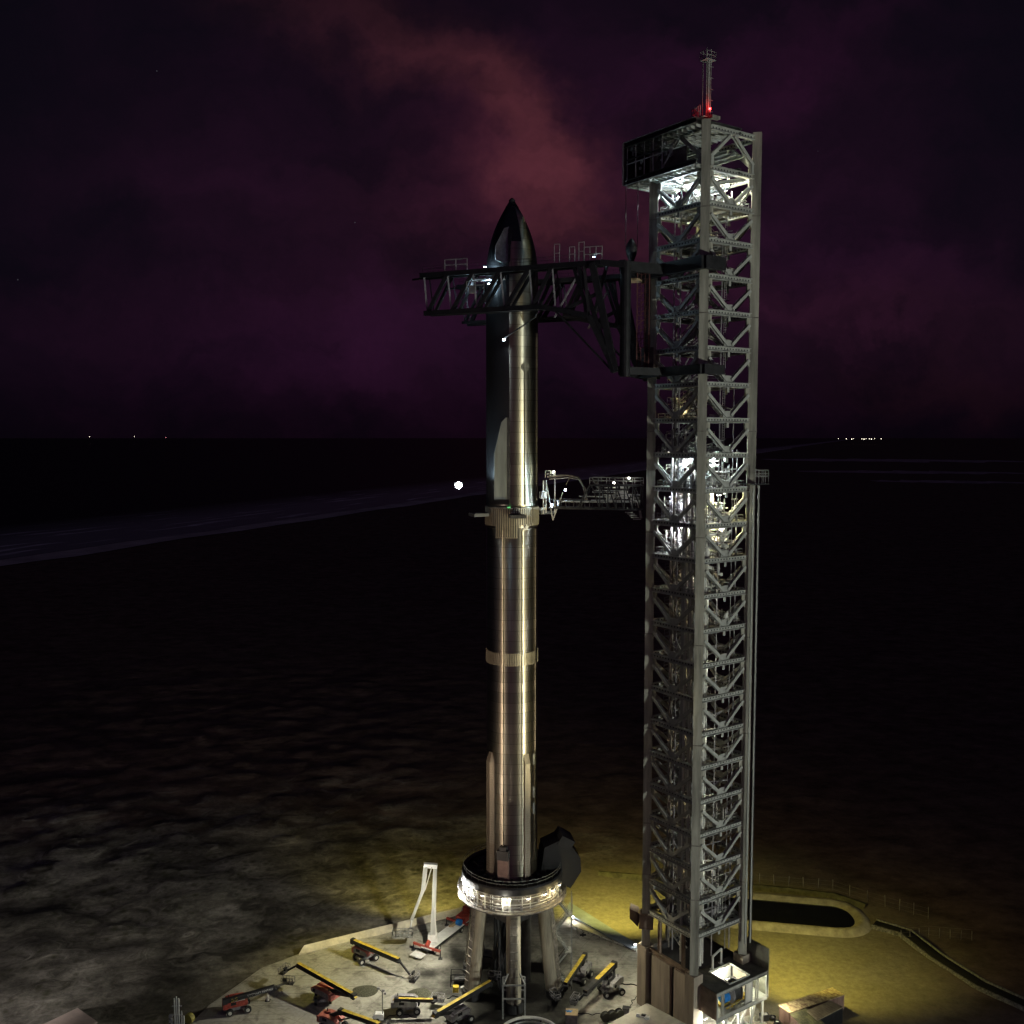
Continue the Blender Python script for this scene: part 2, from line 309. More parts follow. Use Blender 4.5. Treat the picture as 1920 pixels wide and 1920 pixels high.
def ground_mat():
    m = bpy.data.materials.new('sand_and_scrub'); m.use_nodes = True; t = m.node_tree; L = t.links.new; b = t.nodes['Principled BSDF']
    b.inputs['Roughness'].default_value = .95; b.inputs['Specular IOR Level'].default_value = .1
    tc = N(t, 'ShaderNodeTexCoord')
    mp = N(t, 'ShaderNodeMapping'); mp.inputs['Rotation'].default_value = (0, 0, .35); mp.inputs['Scale'].default_value = (.024, .036, 1); L(tc.outputs['Object'], mp.inputs[0])
    n = N(t, 'ShaderNodeTexNoise'); n.inputs['Scale'].default_value = 1.6; n.inputs['Detail'].default_value = 9; n.inputs['Roughness'].default_value = .62; n.inputs['Distortion'].default_value = .12; L(mp.outputs[0], n.inputs['Vector'])
    r = N(t, 'ShaderNodeValToRGB'); L(n.outputs['Fac'], r.inputs[0]); e = r.color_ramp.elements
    e[0].position = .36; e[0].color = (.085, .078, .062, 1); e[1].position = .66; e[1].color = (.34, .315, .26, 1)
    k = e.new(.5); k.color = (.19, .175, .14, 1)
    n2 = N(t, 'ShaderNodeTexNoise'); n2.inputs['Scale'].default_value = .9; n2.inputs['Detail'].default_value = 5; n2.inputs['Roughness'].default_value = .8; L(tc.outputs['Object'], n2.inputs['Vector'])
    r2 = N(t, 'ShaderNodeMapRange'); L(n2.outputs['Fac'], r2.inputs[0]); r2.inputs[1].default_value = .3; r2.inputs[2].default_value = .7; r2.inputs[3].default_value = .6; r2.inputs[4].default_value = 1.25
    mm = N(t, 'ShaderNodeVectorMath', operation='SCALE'); L(r.outputs[0], mm.inputs[0]); L(r2.outputs[0], mm.inputs['Scale'])
    mp7 = N(t, 'ShaderNodeMapping'); mp7.inputs['Rotation'].default_value = (0, 0, -.3); mp7.inputs['Scale'].default_value = (.12, .17, 1); L(tc.outputs['Object'], mp7.inputs[0])
    n7 = N(t, 'ShaderNodeTexNoise'); n7.inputs['Scale'].default_value = 1.0; n7.inputs['Detail'].default_value = 10; n7.inputs['Roughness'].default_value = .72; n7.inputs['Distortion'].default_value = 0; L(mp7.outputs[0], n7.inputs['Vector'])
    r7 = N(t, 'ShaderNodeMapRange'); L(n7.outputs['Fac'], r7.inputs[0]); r7.inputs[1].default_value = .34; r7.inputs[2].default_value = .66; r7.inputs[3].default_value = .42; r7.inputs[4].default_value = 1.35
    m7 = N(t, 'ShaderNodeVectorMath', operation='SCALE'); L(mm.outputs[0], m7.inputs[0]); L(r7.outputs[0], m7.inputs['Scale']); mm = m7
    # dark scrub clumps, away from the dunes
    v8 = N(t, 'ShaderNodeTexVoronoi'); v8.inputs['Scale'].default_value = .45; L(tc.outputs['Object'], v8.inputs['Vector'])
    n8 = N(t, 'ShaderNodeTexNoise'); n8.inputs['Scale'].default_value = .03; n8.inputs['Detail'].default_value = 5; L(tc.outputs['Object'], n8.inputs['Vector'])
    a8 = N(t, 'ShaderNodeMath', operation='SUBTRACT'); L(n8.outputs['Fac'], a8.inputs[0]); L(v8.outputs['Distance'], a8.inputs[1])
    r8 = N(t, 'ShaderNodeMapRange'); L(a8.outputs[0], r8.inputs[0]); r8.inputs[1].default_value = .16; r8.inputs[2].default_value = .60
    x8 = N(t, 'ShaderNodeMixRGB'); L(r8.outputs[0], x8.inputs[0]); L(mm.outputs[0], x8.inputs[1]); x8.inputs[2].default_value = (.045, .046, .02, 1)
    dz1 = N(t, 'ShaderNodeVectorMath', operation='DISTANCE'); L(tc.outputs['Object'], dz1.inputs[0]); dz1.inputs[1].default_value = (-70, 160, 0)
    az1 = N(t, 'ShaderNodeMath', operation='MULTIPLY_ADD'); L(n.outputs['Fac'], az1.inputs[0]); az1.inputs[1].default_value = -90; L(dz1.outputs['Value'], az1.inputs[2])
    kz1 = N(t, 'ShaderNodeMapRange', interpolation_type='SMOOTHSTEP'); L(az1.outputs[0], kz1.inputs[0]); kz1.inputs[1].default_value = 25; kz1.inputs[2].default_value = 90; kz1.inputs[3].default_value = 0; kz1.inputs[4].default_value = .93
    xz1 = N(t, 'ShaderNodeMixRGB'); L(kz1.outputs[0], xz1.inputs[0]); L(x8.outputs[0], xz1.inputs[1]); cz = N(t, 'ShaderNodeVectorMath', operation='SCALE'); cz.inputs[0].default_value = (.150, .100, .080); L(r7.outputs[0], cz.inputs['Scale']); L(cz.outputs[0], xz1.inputs[2])
    mm = xz1
    d9 = N(t, 'ShaderNodeVectorMath', operation='DISTANCE'); L(tc.outputs['Object'], d9.inputs[0]); d9.inputs[1].default_value = (42, 188, 0)
    a9 = N(t, 'ShaderNodeMath', operation='MULTIPLY_ADD'); L(n.outputs['Fac'], a9.inputs[0]); a9.inputs[1].default_value = 34; L(d9.outputs['Value'], a9.inputs[2])
    k9 = N(t, 'ShaderNodeMapRange', interpolation_type='SMOOTHSTEP'); L(a9.outputs[0], k9.inputs[0]); k9.inputs[1].default_value = 72; k9.inputs[2].default_value = 36
    s9 = N(t, 'ShaderNodeVectorMath', operation='SCALE'); s9.inputs[0].default_value = (.33, .30, .20); s9_ = N(t, 'ShaderNodeMapRange'); L(n2.outputs['Fac'], s9_.inputs[0]); s9_.inputs[1].default_value = .3; s9_.inputs[2].default_value = .7; s9_.inputs[3].default_value = .6; s9_.inputs[4].default_value = 1.05; L(s9_.outputs[0], s9.inputs['Scale'])
    x9 = N(t, 'ShaderNodeMixRGB'); L(k9.outputs[0], x9.inputs[0]); L(mm.outputs[0], x9.inputs[1]); L(s9.outputs[0], x9.inputs[2]); mm = x9
    L(mm.outputs[0], b.inputs['Base Color'])
    bp = N(t, 'ShaderNodeBump'); bp.inputs['Strength'].default_value = .45; bp.inputs['Distance'].default_value = .6
    w = N(t, 'ShaderNodeMath', operation='MULTIPLY_ADD'); L(n.outputs['Fac'], w.inputs[0]); w.inputs[1].default_value = 2.0; L(n7.outputs['Fac'], w.inputs[2])
    L(w.outputs[0], bp.inputs['Height']); L(bp.outputs[0], b.inputs['Normal'])
    return m
def pad_mat():
    m = bpy.data.materials.new('launch_pad_concrete'); m.use_nodes = True; t = m.node_tree; L = t.links.new; b = t.nodes['Principled BSDF']
    b.inputs['Roughness'].default_value = .8; b.inputs['Specular IOR Level'].default_value = .3
    tc = N(t, 'ShaderNodeTexCoord')
    n = N(t, 'ShaderNodeTexNoise'); n.inputs['Scale'].default_value = .12; n.inputs['Detail'].default_value = 8; n.inputs['Roughness'].default_value = .6; L(tc.outputs['Object'], n.inputs['Vector'])
    r = N(t, 'ShaderNodeValToRGB'); L(n.outputs['Fac'], r.inputs[0]); e = r.color_ramp.elements
    e[0].position = .35; e[0].color = (.32, .31, .26, 1); e[1].position = .65; e[1].color = (.50, .48, .42, 1)
    # burn stains round the mount
    sub = N(t, 'ShaderNodeVectorMath', operation='DISTANCE'); L(tc.outputs['Object'], sub.inputs[0]); sub.inputs[1].default_value = (0, 171, 0)
    n2 = N(t, 'ShaderNodeTexNoise'); n2.inputs['Scale'].default_value = .16; n2.inputs['Detail'].default_value = 4; L(tc.outputs['Object'], n2.inputs['Vector'])
    ad = N(t, 'ShaderNodeMath', operation='MULTIPLY_ADD'); L(n2.outputs['Fac'], ad.inputs[0]); ad.inputs[1].default_value = 30; L(sub.outputs['Value'], ad.inputs[2])
    mr = N(t, 'ShaderNodeMapRange', interpolation_type='SMOOTHSTEP'); L(ad.outputs[0], mr.inputs[0]); mr.inputs[1].default_value = 24; mr.inputs[2].default_value = 38; mr.inputs[3].default_value = .09; mr.inputs[4].default_value = 1
    mm = N(t, 'ShaderNodeVectorMath', operation='SCALE'); L(r.outputs[0], mm.inputs[0]); L(mr.outputs[0], mm.inputs['Scale'])
    br = N(t, 'ShaderNodeTexBrick'); br.inputs['Scale'].default_value = .12; br.inputs['Mortar Size'].default_value = .004; br.offset = 0
    br.inputs['Color1'].default_value = (1, 1, 1, 1); br.inputs['Color2'].default_value = (.93, .93, .93, 1); br.inputs['Mortar'].default_value = (.55, .55, .55, 1); br.inputs['Brick Width'].default_value = 1; br.inputs['Row Height'].default_value = 1
    mpb = N(t, 'ShaderNodeMapping'); mpb.inputs['Rotation'].default_value = (0, 0, R(28)); L(tc.outputs['Object'], mpb.inputs[0]); L(mpb.outputs[0], br.inputs['Vector'])
    mu = N(t, 'ShaderNodeVectorMath', operation='MULTIPLY'); L(mm.outputs[0], mu.inputs[0]); L(br.outputs['Color'], mu.inputs[1])
    n4 = N(t, 'ShaderNodeTexNoise'); n4.inputs['Scale'].default_value = 1.3; n4.inputs['Detail'].default_value = 6; n4.inputs['Roughness'].default_value = .8; L(tc.outputs['Object'], n4.inputs['Vector'])
    m4 = N(t, 'ShaderNodeMapRange'); L(n4.outputs['Fac'], m4.inputs[0]); m4.inputs[1].default_value = .3; m4.inputs[2].default_value = .7; m4.inputs[3].default_value = .75; m4.inputs[4].default_value = 1.15
    m5 = N(t, 'ShaderNodeVectorMath', operation='SCALE'); L(mu.outputs[0], m5.inputs[0]); L(m4.outputs[0], m5.inputs['Scale'])
    n6 = N(t, 'ShaderNodeTexNoise'); n6.inputs['Scale'].default_value = .33; n6.inputs['Detail'].default_value = 7; n6.inputs['Roughness'].default_value = .7; n6.inputs['Distortion'].default_value = .8; L(tc.outputs['Object'], n6.inputs['Vector'])
    m6 = N(t, 'ShaderNodeMapRange'); L(n6.outputs['Fac'], m6.inputs[0]); m6.inputs[1].default_value = .36; m6.inputs[2].default_value = .5; m6.inputs[3].default_value = .55; m6.inputs[4].default_value = 1
    wv = N(t, 'ShaderNodeTexNoise'); mw = N(t, 'ShaderNodeMapping'); mw.inputs['Rotation'].default_value = (0, 0, R(-35)); mw.inputs['Scale'].default_value = (.05, 2.2, 1); L(tc.outputs['Object'], mw.inputs[0]); L(mw.outputs[0], wv.inputs['Vector']); wv.inputs['Scale'].default_value = 1; wv.inputs['Detail'].default_value = 3
    w6 = N(t, 'ShaderNodeMapRange'); L(wv.outputs['Fac'], w6.inputs[0]); w6.inputs[1].default_value = .34; w6.inputs[2].default_value = .42; w6.inputs[3].default_value = .72; w6.inputs[4].default_value = 1
    p6 = N(t, 'ShaderNodeMath', operation='MULTIPLY'); L(m6.outputs[0], p6.inputs[0]); L(w6.outputs[0], p6.inputs[1])
    f6 = N(t, 'ShaderNodeVectorMath', operation='SCALE'); L(m5.outputs[0], f6.inputs[0]); L(p6.outputs[0], f6.inputs['Scale'])
    L(f6.outputs[0], b.inputs['Base Color'])
    return m
SH0 = Vector((-419.2, 796.9)); SH1 = Vector((403.4, 3088.7)); SHD = (SH1 - SH0).normalized(); SHN = Vector((SHD.y, -SHD.x))  # SHN points inland (+x)
def sea_mat():
    m = bpy.data.materials.new('night_sea'); m.use_nodes = True; t = m.node_tree; L = t.links.new; b = t.nodes['Principled BSDF']
    tc = N(t, 'ShaderNodeTexCoord')
    sp = N(t, 'ShaderNodeSeparateXYZ'); L(tc.outputs['Object'], sp.inputs[0])
    # distance off shore: object frame has x = inland distance (negative at sea), y = along shore
    n = N(t, 'ShaderNodeTexNoise'); n.inputs['Scale'].default_value = 1; n.inputs['Detail'].default_value = 7; n.inputs['Roughness'].default_value = .6
    mp = N(t, 'ShaderNodeMapping'); mp.inputs['Scale'].default_value = (.035, .0045, 1); L(tc.outputs['Object'], mp.inputs[0]); L(mp.outputs[0], n.inputs['Vector'])
    ad = N(t, 'ShaderNodeMath', operation='MULTIPLY_ADD'); L(n.outputs['Fac'], ad.inputs[0]); ad.inputs[1].default_value = 60; L(sp.outputs['X'], ad.inputs[2])
    wv = N(t, 'ShaderNodeMath', operation='MULTIPLY'); L(ad.outputs[0], wv.inputs[0]); wv.inputs[1].default_value = .22
    sn = N(t, 'ShaderNodeMath', operation='SINE'); L(wv.outputs[0], sn.inputs[0])
    th = N(t, 'ShaderNodeMapRange'); L(sn.outputs[0], th.inputs[0]); th.inputs[1].default_value = .35; th.inputs[2].default_value = 1
    env = N(t, 'ShaderNodeMapRange'); L(sp.outputs['X'], env.inputs[0]); env.inputs[1].default_value = -260; env.inputs[2].default_value = -110; env.inputs[3].default_value = 0; env.inputs[4].default_value = 1
    n5 = N(t, 'ShaderNodeTexNoise'); n5.inputs['Scale'].default_value = 1; n5.inputs['Detail'].default_value = 3; mp5 = N(t, 'ShaderNodeMapping'); mp5.inputs['Scale'].default_value = (.02, .008, 1); L(tc.outputs['Object'], mp5.inputs[0]); L(mp5.outputs[0], n5.inputs['Vector'])
    g5 = N(t, 'ShaderNodeMapRange'); L(n5.outputs['Fac'], g5.inputs[0]); g5.inputs[1].default_value = .42; g5.inputs[2].default_value = .62
    fo = N(t, 'ShaderNodeMath', operation='MULTIPLY'); L(th.outputs[0], fo.inputs[0]); L(env.outputs[0], fo.inputs[1])
    fo2 = N(t, 'ShaderNodeMath', operation='MULTIPLY'); L(fo.outputs[0], fo2.inputs[0]); L(g5.outputs[0], fo2.inputs[1])
    wet = N(t, 'ShaderNodeMath', operation='MULTIPLY'); L(env.outputs[0], wet.inputs[0]); wet.inputs[1].default_value = .30
    mxx = N(t, 'ShaderNodeMath', operation='MAXIMUM'); L(wet.outputs[0], mxx.inputs[0]); L(fo2.outputs[0], mxx.inputs[1])
    c = N(t, 'ShaderNodeMixRGB'); L(mxx.outputs[0], c.inputs[0]); c.inputs[1].default_value = (.004, .005, .008, 1); c.inputs[2].default_value = (.85, .85, .85, 1)
    L(c.outputs[0], b.inputs['Base Color']); b.inputs['Roughness'].default_value = .5; b.inputs['Specular IOR Level'].default_value = .15
    n6 = N(t, 'ShaderNodeTexNoise'); n6.inputs['Scale'].default_value = .08; n6.inputs['Detail'].default_value = 6; L(tc.outputs['Object'], n6.inputs['Vector'])
    bp = N(t, 'ShaderNodeBump'); bp.inputs['Strength'].default_value = .6; bp.inputs['Distance'].default_value = 1.5; L(n6.outputs['Fac'], bp.inputs['Height']); L(bp.outputs[0], b.inputs['Normal'])
    return m

# ------------------------------------------------------------------ setting
def smooth(a, b, x):
    t = max(0, min(1, (x - a) / (b - a))); return t * t * (3 - 2 * t)
from mathutils import noise as mn
PAD = [(-53.5, 166), (-47.4, 178.1), (-40.2, 184.2), (-10.1, 200.0), (12, 203.9), (24.9, 185.2), (30, 170), (43, 166), (45, 150), (44, 100), (-60, 100), (-58, 150)]
def pad_dist(x, y):  # >0 outside
    inside = False; dmin = 1e9; n = len(PAD); p = Vector((x, y))
    for i in range(n):
        a = Vector(PAD[i]); b = Vector(PAD[(i + 1) % n])
        if (a.y > y) != (b.y > y) and x < (b.x - a.x) * (y - a.y) / (b.y - a.y) + a.x: inside = not inside
        ab = b - a; t = max(0, min(1, (p - a).dot(ab) / ab.dot(ab))); dmin = min(dmin, (p - (a + ab * t)).length)
    return -dmin if inside else dmin
def ground():
    def axis(lo, hi, near0, near1, st):
        v = []; x = near0
        while x <= near1: v.append(x); x += st
        s = st; x = near1
        while x < hi: s *= 1.25; x += s; v.append(x)
        s = st; x = near0; w = []
        while x > lo: s *= 1.25; x -= s; w.append(x)
        return w[::-1] + v
    xs = axis(-90000, 90000, -190, 190, 2.4); ys = axis(-20000, 120000, 90, 420, 2.4); vs = []
    for y in ys:
        for x in xs:
            z = -.35
            if -260 < x < 260 and 60 < y < 560:
                d = pad_dist(x, y)
                k = smooth(1.5, 14, d) * (1 - smooth(300, 520, y)) * (1 - smooth(150, 250, abs(x)))
                left = smooth(15, -50, x)
                k2 = k * (.25 + .75 * left)
                h = mn.noise(Vector((x * .03, y * .05, 3))) * 1.3 + abs(mn.noise(Vector((x * .3, y * .36, 2)))) * .7 + mn.noise(Vector((x * .09 + 5, y * .14, 1))) * .8 + max(0, mn.noise(Vector((x * .16, y * .22, 9)))) * 1.3
                z += k2 * h * 1.0
                if d < .8: z = -.35
                pq = max(0, min(1, (x - 44) / 24)); z = -.35 + (z + .35) * smooth(7, 14, math.hypot(x - 44 - 24 * pq, y - 202.5 + 4.5 * pq)) - .3 * (1 - smooth(3, 6, math.hypot(x - 44 - 24 * pq, y - 202.5 + 4.5 * pq)))
            vs.append((x, y, z))
    nx = len(xs); fs = [(j * nx + i, j * nx + i + 1, (j + 1) * nx + i + 1, (j + 1) * nx + i) for j in range(len(ys) - 1) for i in range(nx - 1)]
    b = MB(); b.v = vs; b.f = fs
    b.build('ground', ground_mat(), smooth=True, tagd=(None, None, None, 'structure'))
ground()
MB().prism([(x, y, -.9) for x, y in PAD], (0, 0, .9)).build('launch_pad', pad_mat(), tagd=(None, None, None, 'structure'))
def sea():
    b = MB(); e = [(9 * mn.noise(Vector((0, y * .006, 0))) + 5 * mn.noise(Vector((3, y * .03, 0))), y, 0) for y in range(-3000, 9001, 30)]
    e = e + [(0, 90000, 0), (-90000, 90000, 0), (-90000, -3000, 0)]; b.add(e, [tuple(range(len(e)))])
    o = b.build('sea', sea_mat(), tagd=(None, None, None, 'structure'))
    o.location = (SH0.x, SH0.y, .4); o.rotation_euler = (0, 0, math.atan2(SHD.y, SHD.x) - math.pi / 2)
sea()
bb = MB(); e_ = [(34 + 12 * mn.noise(Vector((7, y * .008, 0))) + 6 * mn.noise(Vector((9, y * .04, 0))), y, 0) for y in range(9000, -3001, -40)]; e_ = [(-30, -3000, 0), (-30, 9000, 0)] + e_; bb.add(e_, [tuple(range(len(e_)))])
o = bb.build('beach', mat('pale_beach_sand', (.62, .58, .54), .9, 0, .3, .02, col2=(.30, .28, .26)), tagd=(None, None, None, 'structure')); o.location = (SH0.x, SH0.y, .15); o.rotation_euler = (0, 0, math.atan2(SHD.y, SHD.x) - math.pi / 2)
# lagoon flats far right: shallow water patches
def flats():
    m = mat('wet_mud_flat', (.55, .5, .52), .5, 0, .3, .02, col2=(.06, .05, .05))
    for i, (x0, x1, y) in enumerate([(1440, 1920, 862), (1500, 1920, 884), (1640, 1920, 902)]):
        a = atz(x0, y, 0); c = atz(x1, y + 3, 0); pts = []
        n = 30; wdt = (atz(x0, y - 6, 0) - atz(x0, y + 3, 0)).y
        for k in range(n + 1):
            p = a.lerp(c, k / n); pts.append((p.x, p.y + wdt * .5 * (.4 + .6 * math.sin(math.pi * k / n)) * (.6 + .5 * mn.noise(Vector((k * .4, i * 7, 0)))), -.1 + .02 * i))
        for k in range(n, -1, -1):
            p = a.lerp(c, k / n); pts.append((p.x, p.y - wdt * .5 * (.3 + .5 * math.sin(math.pi * k / n)) * (.6 + .5 * mn.noise(Vector((k * .3, i * 5, 4)))), -.1 + .02 * i))
        MB().add(pts, [tuple(range(len(pts)))]).build('mud_flat', m, tagd=(None, None, None, 'structure'))
flats()
def sweep(name, pts, prof, m, kind=None, closed=False, parent=None):
    """prof: list of (offset to the right, z)"""
    b = MB(); n = len(pts); k = len(prof); vs = []
    for i, p in enumerate(pts):
        a = pts[(i - 1) % n] if (closed or i) else pts[i]; c = pts[(i + 1) % n] if (closed or i < n - 1) else pts[i]
        d = Vector((c[0] - a[0], c[1] - a[1])).normalized(); r = Vector((d.y, -d.x))
        for (o, z) in prof: vs.append((p[0] + r.x * o, p[1] + r.y * o, z))
    fs = []
    for i in range(n if closed else n - 1):
        j = (i + 1) % n
        for q in range(k - 1): fs.append((i * k + q, i * k + q + 1, j * k + q + 1, j * k + q))
    b.add(vs, fs); return b.build(name, m, parent, smooth=True, tagd=(None, None, None, kind) if kind else None)
# pale concrete kerb bank on the pad's far left edge
sandpale = mat('pale_sand_bank', (.42, .38, .26), .95, 0, .3, .5, .4)
MB().prism([(-40.6, 184.4, 0), (-40.6, 184.4, 1.1), (-41.3, 182.8, .25), (-41.3, 182.8, 0)], (30.2, 15.9, 0)).build('kerb', M['conc'], tagd=(None, None, None, 'structure'))
MB().prism([(12.4, 204.0, .02), (25.3, 185.6, .02), (23.2, 184.2, .3), (11.2, 199.0, .3)], (0, 0, .25)).build('apron_strip', mat('blue_grey_concrete', (.26, .31, .36), .6, 0, .2, .4), tagd=(None, None, None, 'structure'))
# pond with its raised bank
def pond():
    c0 = Vector((47, 202)); c1 = Vector((66.5, 198.2)); rr = 5.4; d = (c1 - c0).normalized(); r = Vector((d.y, -d.x)); pts = []
    for k in range(17):
        t = math.pi / 2 - math.pi * k / 16; pts.append(c1 + (d * math.cos(t) - r * math.sin(t)) * rr * (1 + .04 * math.sin(k * .7)))
    for k in range(17):
        t = math.pi / 2 - math.pi * k / 16; pts.append(c0 + (-d * math.cos(t) + r * math.sin(t)) * rr)
    pts = [(p.x, p.y) for p in pts]
    sweep('pond_bank', pts, [(-3.2, -.5), (-1.6, .55), (-.7, .6), (.9, -.45)], sandpale, 'structure', True)
    m = mat('pond_water', (.012, .014, .012), .12, 0, .3, .3, .08, spec=.5)
    MB().add([(p[0], p[1], -.12) for p in pts], [tuple(range(len(pts)))]).build('pond', m, tagd=(None, None, None, 'structure'))
    sweep('outer_bank', [(20, 219), (44, 214.5), (62, 210.5), (71, 208), (76, 203)], [(-1.4, -.5), (-.2, .35), (.6, .35), (2, -.5)], mat('scrub_bank', (.16, .15, .07), .95, 0, .4, .6, .5), 'structure')
pond()
road = [atz(1640, 1730), atz(1700, 1748), atz(1760, 1795), atz(1840, 1845), atz(1940, 1890), atz(2100, 1935)]
road = [(p.x, p.y) for p in road]
rub = mat('ditch_rubble', (.22, .21, .19), .95, 0, .6, 2.5, .9, col2=(.04, .04, .035))
sweep('drainage_ditch', road, [(-1.5, -.4), (-1.3, .02), (1.3, .02), (1.5, -.4)], mat('ditch_black', (.014, .013, .01), .9), 'structure')  # flat near-black strip laid as the ditch channel
sweep('ditch_bank', road, [(-1.9, -.4), (-1.6, .3), (-1.3, .3), (-1.0, -.1)], rub, 'structure'); sweep('ditch_bank', road, [(1.2, -.1), (1.6, .35), (1.9, .35), (2.3, -.4)], rub, 'structure')
# dark scrub mound along the left of the pad

# fences on the right
def fence(pts, label, sp=3.4, h=2.6, post=.10):
    root = thing('wire_fence', label, 'fence', (pts[0][0], pts[0][1], -.35))
    b = MB(); o = Vector(root.location); first = None
    for i in range(len(pts) - 1):
        p = Vector((*pts[i], -.35)); q = Vector((*pts[i + 1], -.35)); k = max(1, round((q - p).length / sp))
        for j in range(k + (1 if i == len(pts) - 2 else 0)):
            e = p.lerp(q, j / k) - o
            if first is None: first = MB().beam((0, 0, 0), (0, 0, h), post).build('post', M['pipedark'], root, e)
            else:
                c = inst(first, root); c.location = e; c.rotation_euler = (R(random.uniform(-3, 3)), R(random.uniform(-3, 3)), 0)
        for hh in (.4, 1.3, 2.2): b.beam(p - o + Vector((0, 0, hh)), q - o + Vector((0, 0, hh)), .02)
    b.build('wire', M['pipedark'], root); return root
fence([(40, 216.5), (52.6, 214), (71.2, 210.5), (80, 203), (87, 197.8)], 'wire fence on thin pale posts running behind the long pond')
fence([(78, 189.5), (84, 190.5), (92, 189)], 'short run of crooked fence posts beyond the end of the ditch', 2.2, 1.9)

# ------------------------------------------------------------------ far lights on the horizon
def farlight(px, py, Y, label, r, m, group):
    p = atY(px, py, Y); t = thing('distant_lamp', label, 'light', (p.x, p.y, p.z), group=group)
    s = bpy.data.meshes.new('lens'); bm = bmesh.new(); bmesh.ops.create_icosphere(bm, subdivisions=1, radius=r); bm.to_mesh(s); bm.free(); s.materials.append(m)
    o = bpy.data.objects.new('lens', s); COL.objects.link(o); o.parent = t
    MB().beam((0, 0, -r), (0, 0, -p.z + 0), r * .3).build('pole', M['darksteel'], t); return t
for i, x in enumerate([1572, 1587, 1597, 1600, 1616, 1620, 1624, 1630, 1634, 1640, 1652]):
    farlight(x, 822.3 + (i % 3) * .5, 14000, 'tiny white shore light in the bright row on the right horizon', 3.2 + (i * 7 % 3) * 1.2, M['e_far'], 'row of lights on the right horizon')
farlight(168, 819, 15000, 'lone faint light at far left on the sea horizon', 3.6, M['e_far'], 'faint lights on the sea horizon')
farlight(252, 818.5, 15000, 'middle one of three faint lights on the sea horizon', 3, M['e_far'], 'faint lights on the sea horizon')
farlight(311, 820.5, 15000, 'reddish faint light on the sea horizon, nearest the rocket', 4, M['e_farred'], 'faint lights on the sea horizon')

